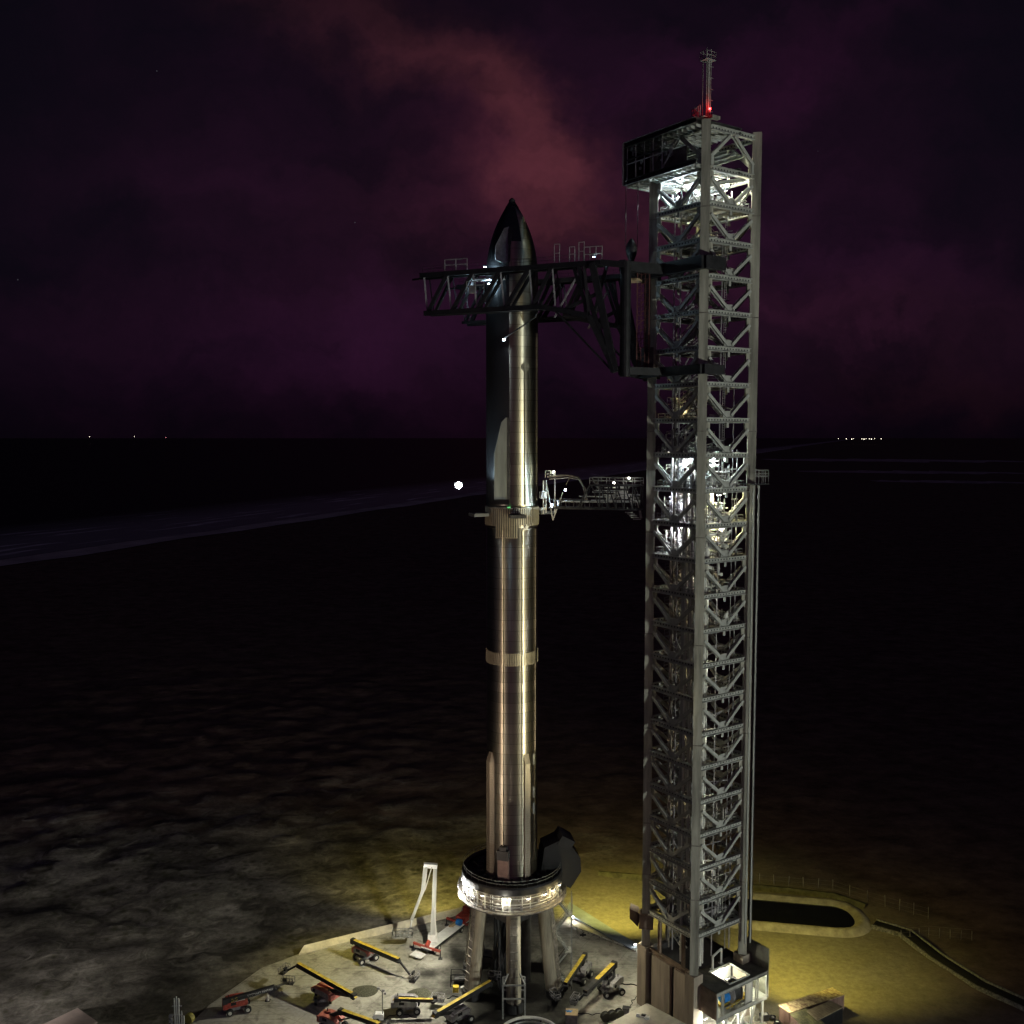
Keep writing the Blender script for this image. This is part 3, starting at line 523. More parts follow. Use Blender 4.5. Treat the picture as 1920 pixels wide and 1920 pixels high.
# ------------------------------------------------------------------ rocket
RX, RY, RR = 0.0, 173.0, 4.55
def cyl_az(az, r, z): return (r * math.cos(az), r * math.sin(az), z)
def booster():
    Z0, Z1 = 20.6, 88.0
    t = thing('rocket_booster', 'tall bare steel rocket booster standing in the round launch mount', 'rocket', (RX, RY, Z0)); z = lambda v: v - Z0
    MB().lathe([(0, 0), (RR, 0), (RR, z(Z1) - 3.6), (RR - .03, z(Z1) - 3.6), (RR - .03, z(Z1) - 3.5), (0, z(Z1) - 3.5)], 128).build('hull', M['steel'], t, smooth=False)
    o = t.children[0]
    for p in o.data.polygons: p.use_smooth = abs(p.normal.z) < .5
    # ribbed band
    b = MB()
    for k in range(96):
        a = 2 * math.pi * k / 96
        b.beam(cyl_az(a, RR + .05, z(60.2)), cyl_az(a, RR + .05, z(62.4)), .13, .13, up=(math.cos(a), math.sin(a), 0))
    b.build('stringer_band', M['ribs'], t)
    b = MB()
    for k in range(110):
        a = 2 * math.pi * k / 110
        b.beam(cyl_az(a, RR + .04, z(22)), cyl_az(a, RR + .04, z(25.0)), .1, .1, up=(math.cos(a), math.sin(a), 0))
    b.build('aft_skirt_ribs', M['steelship'], t)
    # hoop seams
    b = MB()
    for k, zz in enumerate([31, 36.5, 42, 47.5, 53, 58.4, 66, 71.5, 75.2, 78.6, 81.2]):
        b.lathe([(RR, z(zz)), (RR + .02, z(zz)), (RR + .02, z(zz) + .07), (RR, z(zz) + .07)], 96)
    explode(b, 'weld_seam', M['steel'], t)
    # chines
    def chine(az, label=None, wd=1.1, out=1.35, zt=44.5):
        b = MB(); r0 = RR - .1; c, s = math.cos(az), math.sin(az); tx, ty = -s, c
        def P(r, q, zz): return (r * c + q * tx, r * s + q * ty, zz)
        lo, hi, tip = z(21.2), z(zt - 1.9), z(zt)
        vs = [P(r0, -wd, lo), P(RR + out, -.55, lo), P(RR + out, .55, lo), P(r0, wd, lo), P(r0, -wd, hi), P(RR + out, -.55, hi), P(RR + out, .55, hi), P(r0, wd, hi), P(r0, -.5, tip), P(r0, .5, tip)]
        b.add(vs, [(0, 1, 2, 3), (0, 4, 5, 1), (1, 5, 6, 2), (2, 6, 7, 3), (5, 8, 9, 6), (4, 8, 5), (6, 9, 7)])
        o = b.build('chine', M['chine'], t)
        g = MB()
        for k in range(46):
            zz = lo + .4 + k * (hi - lo - .6) / 46
            g.beam(P(RR + out + .01, -.5, zz), P(RR + out + .01, .5, zz), .06, .12)
            g.beam(P(RR + out - .02, .57, zz), P(r0 + .3, wd - .1, zz), .06, .12)
        g.build('chine_ribs', M['chine'], o)
    for az in (213, 303, 33, 123): chine(R(az), out=.55, wd=.45 if az == 303 else 1.1)
    # raceways
    for az, w in ((333, .55), (293.5, .12), (250, .10)):
        a = R(az); MB().beam(cyl_az(a, RR + .12, z(24)), cyl_az(a, RR + .12, z(84)), w, .34, up=(math.cos(a), math.sin(a), 0)).build('raceway', M['steelship'], t)
    a = R(326); b = MB()
    for zz in (42, 36, 33): b.beam(cyl_az(a, RR + .06, z(zz)), cyl_az(a, RR + .06, z(zz + 2.0)), .3, .2, up=(math.cos(a), math.sin(a), 0))
    explode(b, 'vent_cover', M['panel'], t)
    # service hatch at the foot
    a = R(252); up = (math.cos(a), math.sin(a), 0)
    h = MB().beam(cyl_az(a, RR + .35, z(21.4)), cyl_az(a, RR + .35, z(25.4)), 1.9, .9, up=up).build('umbilical_hatch', mat('dull_pink_primer', (.27, .17, .14), .6), t)
    MB().beam(cyl_az(a, RR + .45, z(25.5)), cyl_az(a, RR + .45, z(27.2)), 2.1, 1.1, up=up).beam(cyl_az(a, RR + .4, z(27.2)), cyl_az(a, RR + .4, z(27.9)), 1.2, .9, up=up).build('hatch_hood', M['darksteel'], h)
    # lifting lug
    a = R(300.5)
    MB().beam(cyl_az(a, RR, z(84.0)), cyl_az(a, RR, z(85.0)), .95, .3, up=(math.cos(a), math.sin(a), 0)).tube(cyl_az(a, RR, z(84.5)), cyl_az(a, RR + .5, z(84.5)), .28, 12).build('lifting_lug', M['pipe'], t)
    # interstage with vents
    b = MB().lathe([(RR - .5, z(84.4)), (RR + .02, z(84.4)), (RR + .08, z(84.5)), (RR + .08, z(88.0)), (RR - .2, z(88.0))], 96)
    v = b.build('vented_interstage', M['steel'], t)
    for p in v.data.polygons: p.use_smooth = abs(p.normal.z) < .5
    g = MB()
    for k in range(72):
        a = 2 * math.pi * k / 72; lo = z(82.6) if 235 < math.degrees(a) < 285 else z(84.7)
        g.beam(cyl_az(a, RR + .14, lo), cyl_az(a, RR + .14, z(87.9)), .2, .16, up=(math.cos(a), math.sin(a), 0))
    g.build('vent_rib', M['ribs'], v)
    s_ = MB()
    for k in range(72):
        a = 2 * math.pi * (k + .5) / 72; lo = z(82.8) if 235 < math.degrees(a) < 285 else z(84.9)
        s_.beam(cyl_az(a, RR + .095, lo), cyl_az(a, RR + .095, z(87.7)), .14, .02, up=(math.cos(a), math.sin(a), 0))
    s_.build('vent_slot', M['black'], v)
    # grid fins
    for az in (205, 278, 25, 98):
        a = R(az); f = MB(); c, s = math.cos(a), math.sin(a)
        W_, L_ = 2.6, 2.7
        def P(r, q, zz): return (r * c - q * s, r * s + q * c, zz)
        zz = z(86.6)
        for k in range(7):
            q = -W_ / 2 + W_ * k / 6; f.beam(P(RR + .5, q, zz), P(RR + .5 + L_, q, zz), .07, .55)
            r = RR + .5 + L_ * k / 6; f.beam(P(r, -W_ / 2, zz), P(r, W_ / 2, zz), .07, .55)
        o = f.build('grid_fin', M['darksteel'], t)
        MB().tube(P(RR - .2, 0, zz), P(RR + .6, 0, zz), .4, 10).build('fin_hinge', M['darksteel'], o)
    a = R(262); MB().box(cyl_az(a, RR + .35, z(88.0)), (.25, .15, .2)).box(cyl_az(a + .06, RR + .35, z(88.0)), (.25, .15, .2)).build('indicator_light', M['e_green'], t)
booster()
def ship():
    Z0 = 88.05; ZT = 141.3; NL = 14.5
    t = thing('upper_stage', 'pointed steel and black upper stage stacked on the booster, with flaps', 'spacecraft', (RX, RY, Z0)); z = lambda v: v - Z0
    def rad(zz):
        d = (ZT - zz) / NL
        if d >= 1: return RR
        h = max(0, ZT - zz); return max(.02, RR * (1 - (1 - max(0, d)) ** 2.3), min(math.sqrt(.6 * h), .5))
    prof = [(RR - .15, 0), (RR, .05)]
    zs = [88.6] + [88.6 + k * (126.8 - 88.6) / 20 for k in range(1, 21)] + [126.8 + (ZT - 126.8) * (1 - (1 - k / 30) ** 2.0) for k in range(1, 31)]
    prof += [(rad(v), z(v)) for v in zs]
    A0, A1 = R(-96), R(98)    # steel side
    MB().lathe(prof, 72, a0=A0, a1=A1).build('steel_hull', M['steelship'], t, smooth=True)
    MB().lathe(prof, 72, a0=A1, a1=A0 + 2 * math.pi).build('heat_shield', M['tile'], t, smooth=True)
    # dark tile field on the nose beyond the shield edge
    MB().lathe([(rad(v) + .03, z(v)) for v in [133.2 + k * (139.5 - 133.2) / 10 for k in range(11)]], 14, a0=R(-96), a1=R(-66)).build('nose_tile_field', M['tile'], t, smooth=True)
    MB().lathe([(rad(v) + .05, z(v)) for v in [139.6 + k * (ZT - 139.6) / 8 for k in range(9)]], 40).build('nose_cap', M['darksteel'], t, smooth=True)
    # seams
    b = MB()
    for zz in (118.6, 111, 105.4, 99.8, 94.2): b.lathe([(RR, z(zz)), (RR + .02, z(zz)), (RR + .02, z(zz) + .07), (RR, z(zz) + .07)], 48, a0=A0, a1=A1)
    explode(b, 'weld_seam', M['steelship'], t)
    for az, w, z0_, z1_ in ((-19, .35, 89, 118), (-60.5, .3, 88.5, 112)):
        a = R(az); MB().beam(cyl_az(a, RR + .08, z(z0_)), cyl_az(a, RR + .08, z(z1_)), w, .24, up=(math.cos(a), math.sin(a), 0)).build('raceway', M['steelship'], t)
    a = R(-60); MB().tube(cyl_az(a, RR - .05, z(112.0)), cyl_az(a, RR + .12, z(112.0)), .75, 20).tube(cyl_az(a, RR, z(112.0)), cyl_az(a, RR + .2, z(112.0)), .4, 16).build('round_hatch', M['steelship'], t, smooth=False)
    # flaps
    def flap(az, prof2, name, thick=.35):
        a = R(az); c, s = math.cos(a), math.sin(a)
        n = Vector((-s, c, 0)); pts = [Vector((r * c, r * s, z(zz))) - n * thick / 2 for r, zz in prof2]
        o = MB().prism(pts, n * thick).build(name, M['galv'], t)
        zz0 = min(p[1] for p in prof2); zz1 = max(p[1] for p in prof2)
        return o, a, zz0, zz1
    # seen nearly flat against the hull: flaps folded round towards the shield side
    def folded(az_h, swing, outl, name, m1):
        """hinge at azimuth az_h, plate leaves along direction 'swing' (deg), outl = (distance, z)"""
        a = R(az_h); d = Vector((math.cos(R(swing)), math.sin(R(swing)), 0)); n = Vector((-d.y, d.x, 0)); th = .3
        def H(q, zz): rr_ = rad(zz) + .18; return Vector((rr_ * math.cos(a), rr_ * math.sin(a), z(zz))) + d * q
        pts = [H(q, zz) - n * th / 2 for q, zz in outl]
        o = MB().prism(pts, n * th).build(name, m1, t)
        zs_ = [p[1] for p in outl if p[0] < .3]
        g = MB(); lo, hi = min(zs_), max(zs_); k = 6
        for i in range(k): g.beam(H(-.15, lo + (hi - lo) * i / k), H(-.15, lo + (hi - lo) * (i + 1) / k - .1), .55, .4)
        g.build('flap_hinge', M['darksteel'], o)
        return o
    FM = mat('flap_steel', (.21, .225, .215), .35, .45, .3, .5, streak=True)
    aft = [(0, 89.4), (2.35, 89.4), (2.35, 97.2), (1.1, 102.6), (.35, 103.4), (0, 103.4)]
    folded(261, 190, aft, 'aft_flap', FM); folded(81, 150, aft, 'aft_flap', FM)
    fwd = [(0, 129.6), (.8, 129.3), (2.2, 130.0), (2.3, 132.2), (.9, 135.4), (.15, 135.7), (0, 135.7)]
    folded(262, 190, fwd, 'forward_flap', M['grey']); folded(80, 150, fwd, 'forward_flap', M['grey'])
ship()
# small lamp hanging below the arm in front of the ship, with its boom
p = atY(945, 637, 166)
t = thing('inspection_lamp', 'small cold lamp on a thin slanting rod below the lifting arms', 'lamp', p)
MB().tube((0, 0, .2), (5.2, -1.0, 3.6), .12, 8).tube((5.2, -1.0, 3.6), (5.8, -1.4, 4.9), .12, 8).build('rod', M['darksteel'], t)
MB().box((0, 0, 0), (.55, .4, .35)).build('housing', M['darksteel'], t)
MB().box((0, -.21, -.02), (.42, .03, .26)).build('lens', M['e_cool'], t)
lamp(p + Vector((0, -.6, 0)), 220, COOL, .1)

# ------------------------------------------------------------------ launch mount
def mount():
    t = thing('launch_mount', 'round launch table on six concrete legs with a ring of blazing lamps', 'launch mount', (RX, RY, 0))
    MB().lathe([(5.3, 20.2), (5.3, 21.4), (8.1, 21.6), (8.2, 22.2), (9.0, 22.2), (9.15, 21.9), (9.15, 20.9), (8.7, 20.6)], 72).build('table_ring', M['black'], t)
    MB().lathe([(8.7, 20.6), (8.5, 20.3), (8.5, 18.2), (9.2, 18.05), (9.2, 17.8), (6.0, 17.6), (5.3, 18.0), (5.3, 20.2)], 72).build('service_ring', M['pipedark'], t)
    # railing round the top
    b = MB(); n = 30; pts = [(8.85 * math.cos(2 * math.pi * k / n), 8.85 * math.sin(2 * math.pi * k / n), 22.2) for k in range(n + 1)]
    b.rail(pts, 1.1, .03, 2.2); b.build('railing', M['tread'], t)
    b = MB(); pts = [(9.9 * math.cos(2 * math.pi * k / n), 9.9 * math.sin(2 * math.pi * k / n), 17.9) for k in range(n + 1)]
    b.rail(pts, 1.1, .03, 2.2)
    w = MB().lathe([(9.0, 17.7), (9.95, 17.7), (9.95, 17.9), (9.0, 17.9), (9.0, 17.7)], 60).build('catwalk', M['pipedark'], t); b.build('railing', M['grey'], w)
    # equipment crowding the lit ring
    rnd = random.Random(3); b = MB(); b2 = MB(); b3 = MB()
    for k in range(120):
        a = rnd.uniform(0, 2 * math.pi); r = rnd.uniform(8.6, 9.1); zz = rnd.uniform(18.2, 20.2)
        q = rnd.random()
        if q < .45: b.box(cyl_az(a, r, zz), (rnd.uniform(.15, .6), rnd.uniform(.15, .5), rnd.uniform(.2, .9)), a)
        elif q < .8: b2.tube(cyl_az(a, r, 18.1), cyl_az(a, r, 20.5), rnd.uniform(.05, .12), 6)
        else: b3.tube(cyl_az(a, r, zz), cyl_az(a + .25, r, zz), .1, 6)
    for zz in (18.6, 19.1, 20.1): b2.ring(8.72, zz, .07, 60)
    explode(b, 'junction_box', M['grey'], t); b2.build('pipework', M['pipe'], t); explode(b3, 'hose_run', M['pipedark'], t)
    # hold-down clamps and clutter inside the well
    b = MB()
    for k in range(20):
        a = 2 * math.pi * k / 20; b.box(cyl_az(a, 5.9, 21.8), (1.0, .5, .9), a); b.tube(cyl_az(a, 6.6, 21.5), cyl_az(a, 7.6, 22.1), .14, 6)
    b.build('hold_down_clamps', M['darksteel'], t)
    # lamps under the rim
    for az in (188, 200, 212, 236, 262, 288, 309, 322, 338, 100, 50):
        a = R(az); o = MB().beam(cyl_az(a, 9.02, 20.42), cyl_az(a, 9.32, 20.42), .7, .18).build('work_lamp', M['grey'], t)
        MB().beam(cyl_az(a, 9.05, 20.3), cyl_az(a, 9.30, 20.3), .6, .04).build('lens', M['e_white'], o)
        pw = 750 if az in (188, 200, 212) else {262: 480, 322: 300, 309: 150}.get(az, 60)
        q = lamp((0, 0, 0), pw, (1, .78, .34) if pw < 400 else ((1, .94, .75) if az > 215 else WHITE), .12); q.location = (RX + 9.75 * math.cos(a), RY + 9.75 * math.sin(a), 20.1)
    # legs
    for az in (212, 272, 332, 32, 92, 152):
        a = R(az); o = MB().tube(cyl_az(a, 8.5, 0), cyl_az(a, 6.4, 17.7), 1.35, 20, 1.25).build('leg', M['legc'], t)
        c = Vector((math.cos(a), math.sin(a), 0)); sd = Vector((-c.y, c.x, 0))
        lad = MB()
        def LP(s_, off, out): return Vector(cyl_az(a, 8.5, 0)).lerp(Vector(cyl_az(a, 6.4, 17.7)), s_) + c * (1.35 + out) + sd * off
        for off in (-.5, -.28, -.06, .16, .38, .6): lad.tube(LP(.02, off, .1), LP(.98, off, .05), .06, 6)
        for k in range(12): lad.beam(LP(.04 + k * .08, -.65, .16), LP(.04 + k * .08, .75, .16), .12, .08)
        lad.build('conduit_run', M['pipedark'], o)
        MB().tube(cyl_az(a, 8.7, 0), cyl_az(a, 8.55, 1.5), 1.62, 20).build('leg_collar', M['darksteel'], o)
    # frame round the foot of the front leg
    a = R(272); b = MB(); c = Vector(cyl_az(a, 9.6, 0))
    for sx in (-1.9, 1.9):
        for sy in (-1.5, 1.2): b.beam(c + Vector((sx, sy, 0)), c + Vector((sx, sy, 6.0)), .28)
        b.beam(c + Vector((sx, -1.5, 6.0)), c + Vector((sx * .55, -.2, 7.4)), .25)
    for zz in (3.6, 6.0): b.beam(c + Vector((-1.9, -1.5, zz)), c + Vector((1.9, -1.5, zz)), .22); b.beam(c + Vector((-1.9, 1.2, zz)), c + Vector((1.9, 1.2, zz)), .22)
    b.build('leg_foot_frame', M['tread'], t)
    # dark duct work, central flame deflector and access stair on the right leg
    b = MB(); b.tube((-1.5, 3, 0), (-1.5, 3, 17.6), 1.3, 16).tube((2.6, 1, 0), (2.6, 1, 17.6), .9, 16).tube((0, -1, 14.0), (0, -1, 17.6), 3.8, 24)
    for k in range(14): b.tube((rnd.uniform(-4, 4), rnd.uniform(-3, 4), 0), (rnd.uniform(-4, 4), rnd.uniform(-3, 4), 17.5), rnd.uniform(.08, .3), 6)
    b.build('deluge_pipes', M['darksteel'], t)
    b = MB(); c = Vector((8.9, -1.5, 0))
    for k in range(5):
        z0, z1 = k * 3.4 + .4, k * 3.4 + 3.8; sgn = 1 if k % 2 else -1
        for yy in (-.5, .5):
            b.beam(c + Vector((-1.3 * sgn, yy, z0)), c + Vector((1.3 * sgn, yy, z1)), .1, .3)
            b.beam(c + Vector((-1.3 * sgn, yy, z0 + 1)), c + Vector((1.3 * sgn, yy, z1 + 1)), .06)
        for j in range(10): b.box(c + Vector((-1.3 * sgn + 2.6 * sgn * j / 9, 0, z0 + 3.4 * j / 9)), (.3, 1.0, .05))
        b.box(c + Vector((1.3 * sgn, 0, z1)), (1.2, 2.2, .08))
    for sx in (-1.9, 1.9):
        for sy in (-1.1, 1.1): b.beam(c + Vector((sx, sy, 0)), c + Vector((sx, sy, 17.8)), .14)
    b.build('access_stair', M['tread'], t)
    # quick disconnect hood
    a = R(8); c, s = math.cos(a), math.sin(a); b = MB()
    pr = [(5.0, 21.6), (5.6, 26.2), (8.9, 27.6), (10.2, 26.7), (12.2, 23.9), (12.4, 21.4), (10.4, 18.3), (9.3, 19.0)]
    pts = [Vector((r * c + 2.2 * s, r * s - 2.2 * c, zz)) for r, zz in pr]; b.prism(pts, (-4.4 * s, 4.4 * c, 0))
    o = b.build('umbilical_hood', M['hood'], t)
    b = MB(); pts = [Vector((r * c + 2.35 * s, r * s - 2.35 * c, zz)) for r, zz in [(7.9, 26.6), (8.9, 28.3), (11.2, 27.0), (10.3, 25.4)]]; b.prism(pts, (-4.7 * s, 4.7 * c, 0)); b.build('hood_lid', M['black'], o)
mount()

# ------------------------------------------------------------------ launch tower
TC = Vector((30.27, 156.73)); TA = R(34.88); S = 11.7
def T(u, v, z): return Vector((TC.x + u * math.cos(TA) - v * math.sin(TA), TC.y + u * math.sin(TA) + v * math.cos(TA), z))
LV = [148.4, 142.2, 136.66, 131.1, 125.5, 119.9, 114.2, 108.5, 102.8, 97.1, 91.4, 85.7, 80.0, 74.2, 68.5, 62.8, 57.2, 51.4, 45.8, 40.1, 34.4, 28.7, 23.0, 17.3]
def tower():
    t = thing('launch_tower', 'tall square steel lattice tower lit from inside, right of the rocket', 'tower', (TC.x, TC.y, 0), TA)
    rnd = random.Random(11)
    CW = 1.42
    for (u, v) in ((0, 0), (S, 0), (0, S), (S, S)):
        b = MB(); zb = 11.1
        b.box((u, v, (149.3 + zb) / 2), (CW, CW, 149.3 - zb), R(45))
        o = b.build('column', M['column'], t)
        g = MB()
        for zz in (136.0, 119.6, 101.0, 84.0, 66.5, 50, 33.2, 24): g.box((u, v, zz), (CW + .06, CW + .06, .16), R(45))
        g.build('splice_band', M['pipedark'], o)
    # one face, copied to the four sides and all the levels
    def face_beam():
        b = MB(); b.hbeam((.9, 0, 0), (S - .9, 0, 0), .75, .8, .09); return b
    beam0 = face_beam(); holes = MB(); 
    for k in range(14):
        x = 1.5 + (S - 3.0) * k / 13
        for sgn in (-1, 1): holes.box((x, sgn * .048, .05), (.26, .012, .26))
    def chev(h):
        b = MB(); top = h - .5; m = S / 2; w = .62
        for sgn in (-1, 1):
            x0 = m + sgn * (m - 1.15)
            b.hbeam((x0, 0, top - 1.0), (m + sgn * .55, 0, .75), .5, w, .09, up=(0, 1, 0))
        b.add([(m - 1.2, -.06, .38), (m + 1.2, -.06, .38), (m + 1.05, -.06, 1.15), (m + .5, -.06, 1.5), (m - .5, -.06, 1.5), (m - 1.05, -.06, 1.15)] + [(m - 1.2, .06, .38), (m + 1.2, .06, .38), (m + 1.05, .06, 1.15), (m + .5, .06, 1.5), (m - .5, .06, 1.5), (m - 1.05, .06, 1.15)],
              [(0, 1, 2, 3, 4, 5), (11, 10, 9, 8, 7, 6)] + [(i, (i + 1) % 6, 6 + (i + 1) % 6, 6 + i) for i in range(6)])
        b.box((m, 0, -.75), (.5, .1, .9))
        return b
    def gus(h):
        b = MB()
        for sgn in (-1, 1):
            x = S / 2 + sgn * (S / 2 - .62); xi = S / 2 + sgn * (S / 2 - 1.75)
            pts = [(x, -.07, h - .35), (xi, -.07, h - .35), (xi, -.07, h - 1.6), (xi + sgn * .5, -.07, h - 2.4), (x, -.07, h - 3.0)]
            b.prism(pts, (0, .14, 0))
        return b
    def fmat(i, z):
        c = Matrix.Translation((S / 2, S / 2, 0)) @ Matrix.Rotation(R(90) * i, 4, 'Z') @ Matrix.Translation((-S / 2, -S / 2, 0))
        return Matrix.Translation((0, 0, z)) @ c
    bo = ho = None; ch = {}
    for k, z in enumerate(LV):
        for i in range(4):
            if bo is None:
                bo = beam0.build('ring_beam', M['galv'], t); bo.matrix_local = fmat(i, z); ho = holes.build('bolt_holes', M['black'], bo); cur = bo
            else:
                cur = inst(bo, t, fmat(i, z)); inst(ho, cur)
            h = (LV[k - 1] - z) if k else None
            if k == 0: continue
            if k == 1:
                key = 'top'
                if key not in ch:
                    b = MB(); m = S / 2
                    for sgn in (-1, 1): b.hbeam((m + sgn * .4, 0, h - .5), (m + sgn * (m - 1.0), 0, 1.8), .5, .62, .09, up=(0, 1, 0)); b.hbeam((m + sgn * (m - 1.2), 0, 1.8), (m + sgn * (m - 1.2), 0, .3), .5, .5, .09, up=(0, 1, 0))
                    a = b.build('chevron_brace', M['galv'], t); a.matrix_local = fmat(i, z); g = gus(2.2).build('gusset_plate', M['column'], a); ch[key] = (a, g)
                else: a = inst(ch[key][0], t, fmat(i, z)); inst(ch[key][1], a)
                continue
            key = round(h, 1)
            if key not in ch:
                a = chev(h).build('chevron_brace', M['galv'], t); a.matrix_local = fmat(i, z); g = gus(h).build('gusset_plate', M['column'], a); ch[key] = (a, g)
            else: a = inst(ch[key][0], t, fmat(i, z)); inst(ch[key][1], a)
    # plan bracing at every level: inner cross beams (seen edge on)
    cb = MB(); cb.hbeam((S / 2, .6, 0), (.6, S / 2, 0), .22, .4, .06).hbeam((S / 2, .6, 0), (S - .6, S / 2, 0), .3, .4, .06).hbeam((S / 2, S - .6, 0), (.6, S / 2, 0), .3, .4, .06).hbeam((S / 2, S - .6, 0), (S - .6, S / 2, 0), .3, .4, .06)
    c0 = None
    for z in LV[1:]:
        if c0 is None: c0 = cb.build('plan_bracing', M['pipedark'], t, (0, 0, z - .1))
        else: inst(c0, t, Matrix.Translation((0, 0, z - .1)))
    # vertical services: pale twin pipes near the front column, cable panels and lift shaft further in
    def vpipe(u, v, r, z0, z1, m, nm='riser_pipe'):
        b = MB().tube((u, v, z0), (u, v, z1), r, 12)
        for k in range(int((z1 - z0) / 5.7)): b.tube((u, v, z0 + 2 + k * 5.7), (u, v, z0 + 2.25 + k * 5.7), r * 1.25, 12)
        return b.build(nm, m, t, smooth=False)
    vpipe(1.7, 1.0, .30, 11, 80, M['pipe']); vpipe(2.7, 1.3, .26, 11, 84, M['pipe']); vpipe(3.6, 1.6, .13, 11, 92, M['pipe'])
    vpipe(1.1, 4.2, .22, 11, 92, M['pipe']); vpipe(1.4, 3.2, .28, 24, 94, M['pipe']); vpipe(1.3, 2.3, .2, 24, 94, M['pipe'])
    for (u_, v_, r_, z0_, z1_) in ((1.2, 6.4, .12, 12, 140), (1.3, 7.4, .16, 12, 120), (1.5, 8.2, .1, 30, 140), (2.6, 9.2, .22, 12, 98), (5.2, 1.1, .1, 12, 132), (9.6, 1.2, .12, 12, 98), (8.9, 1.5, .08, 12, 110), (4.4, 4.2, .3, 12, 96)):
        vpipe(u_, v_, r_, z0_, z1_, M['pipedark'] if r_ > .12 else M['grey'], 'conduit')
    vpipe(3.0, 3.0, .35, 30, 92, M['pipedark']); vpipe(4.2, 6.5, .3, 20, 90, M['pipe'])
    b = MB()
    for (u, v, w) in ((2.0, 5.6, .9), (2.2, 4.4, .5)): b.beam((u, v, 17), (u, v, 94), w, .18, up=(1, 0, 0))
    for k in range(60): b.beam((1.9, 5.15, 18 + k * 1.26), (1.9, 6.1, 18 + k * 1.26), .06)
    b.build('cable_ladder', M['panel'], t)
    # rails up the right side (hoist guide)
    b = MB()
    for (u, v) in ((S + 1.0, -.9), (S + 1.5, -.2), (S + .2, -1.5), (S - .7, -1.2)): b.beam((u, v, 13.4), (u, v, 92), .16, .3)
    for k in range(28): b.beam((S + 1.0, -.9, 14 + k * 2.8), (S + .2, -1.5, 14 + k * 2.8), .1)
    b.build('hoist_guide_rail', M['galv'], t)
    MB().beam((S + .72, -1.05, 13.4), (S + .72, -1.05, 91.6), .9, .5, up=(.6, -.8, 0)).build('hoist_duct', M['darksteel'], t)
    b = MB(); b.box((S + .3, -.6, 92.3), (3.4, 3.2, .15)); o = b.build('side_platform', M['darksteel'], t)
    MB().rail([(S - 1.3, -2.1, 92.4), (S + 1.9, -2.1, 92.4), (S + 1.9, 1.0, 92.4)], 2.2, .04, .8).rail([(S - 1.3, -2.1, 93.4), (S + 1.9, -2.1, 93.4), (S + 1.9, 1.0, 93.4)], .6, .03, .8).build('railing', M['tread'], o)
    # stairs in the back right corner
    st = MB(); h = 5.7
    for q, (v0, dirn) in enumerate(((S - 2.2, 1), (S - 3.4, -1))):
        z0 = q * h / 2; u0, u1 = (5.6, 10.2) if dirn > 0 else (10.2, 5.6)
        for e in (-.5, .5):
            st.beam((u0, v0 + e, z0), (u1, v0 + e, z0 + h / 2), .08, .28); st.beam((u0, v0 + e, z0 + 1.05), (u1, v0 + e, z0 + h / 2 + 1.05), .06)
            for k in range(4): st.beam((u0 + (u1 - u0) * (k + .5) / 4, v0 + e, z0 + h / 2 * (k + .5) / 4), (u0 + (u1 - u0) * (k + .5) / 4, v0 + e, z0 + h / 2 * (k + .5) / 4 + 1.05), .05)
        for k in range(12): st.box((u0 + (u1 - u0) * (k + .5) / 12, v0, z0 + h / 2 * (k + .5) / 12), (.28, 1.0, .04))
        st.box((u1 + .5 * dirn, S - 2.8, z0 + h / 2), (.9, 2.3, .06))
        st.rail([(u1 + .9 * dirn, S - 3.9, z0 + h / 2), (u1 + .9 * dirn, S - 1.7, z0 + h / 2)], 1.1, .03, .8)
    s0 = None
    for z in LV[1:]:
        if s0 is None: s0 = st.build('stair_flight', M['tread'], t, (0, 0, z - h))
        else: inst(s0, t, Matrix.Translation((0, 0, z - h)))
    cable_rnd = random.Random(31)
    for z in LV[7:]:
        inst(s0, t, Matrix.Translation((13.2, 0.2, z - h)) @ Matrix.Rotation(R(90), 4, 'Z'))
    fl = None
    for k, z in enumerate(LV[2:]):
        b = MB()
        for q in range(5): b.box((2.2 + cable_rnd.uniform(0, 3), 3.2 + q * 1.7, z + .2), (cable_rnd.uniform(2, 5), .1, .22))
        for q in range(4): b.beam((cable_rnd.uniform(1, 4), cable_rnd.uniform(3, 9), z + .2), (cable_rnd.uniform(1, 4), cable_rnd.uniform(3, 9), z + cable_rnd.uniform(2, 5.2)), cable_rnd.uniform(.06, .2))
        b.rail([(1.4, 2.4, z + .3), (1.4, 9.4, z + .3)], 1.1, .035, 1.4)
        for q in range(3): b.tube((cable_rnd.uniform(6, 10), 1.6, z + cable_rnd.uniform(.5, 3)), (cable_rnd.uniform(2, 5), 2.0, z + cable_rnd.uniform(.5, 3)), .09, 6)
        b.build('pipe_rack', M['grey'] if k % 2 else M['pipedark'], t)
    lad = MB()
    for e in (-.25, .25): lad.beam((6.9 + e, 1.9, 92), (6.9 + e, 1.9, 136), .07)
    for k in range(110): lad.beam((6.65, 1.9, 92.4 + k * .4), (7.15, 1.9, 92.4 + k * .4), .035)
    lad.build('caged_ladder', M['tread'], t)
    # platforms with plant
    def plat(z, u0, u1, v0, v1, dens, nm='platform', seed=0, m=M['tread'], hgt=4.2):
        rn = random.Random(seed); b = MB()
        for k in range(int((v1 - v0) / .9)): b.box(((u0 + u1) / 2, v0 + .45 + k * .9, z), (u1 - u0, .78, .07))
        for k in range(5): b.beam((u0 + (u1 - u0) * k / 4, v0, z - .2), (u0 + (u1 - u0) * k / 4, v1, z - .2), .12, .3)
        o = b.build(nm, m, t)
        MB().rail([(u0, v0, z), (u1, v0, z), (u1, v1, z), (u0, v1, z), (u0, v0, z)], 1.1, .035, 1.3).build('railing', M['tread'], o)
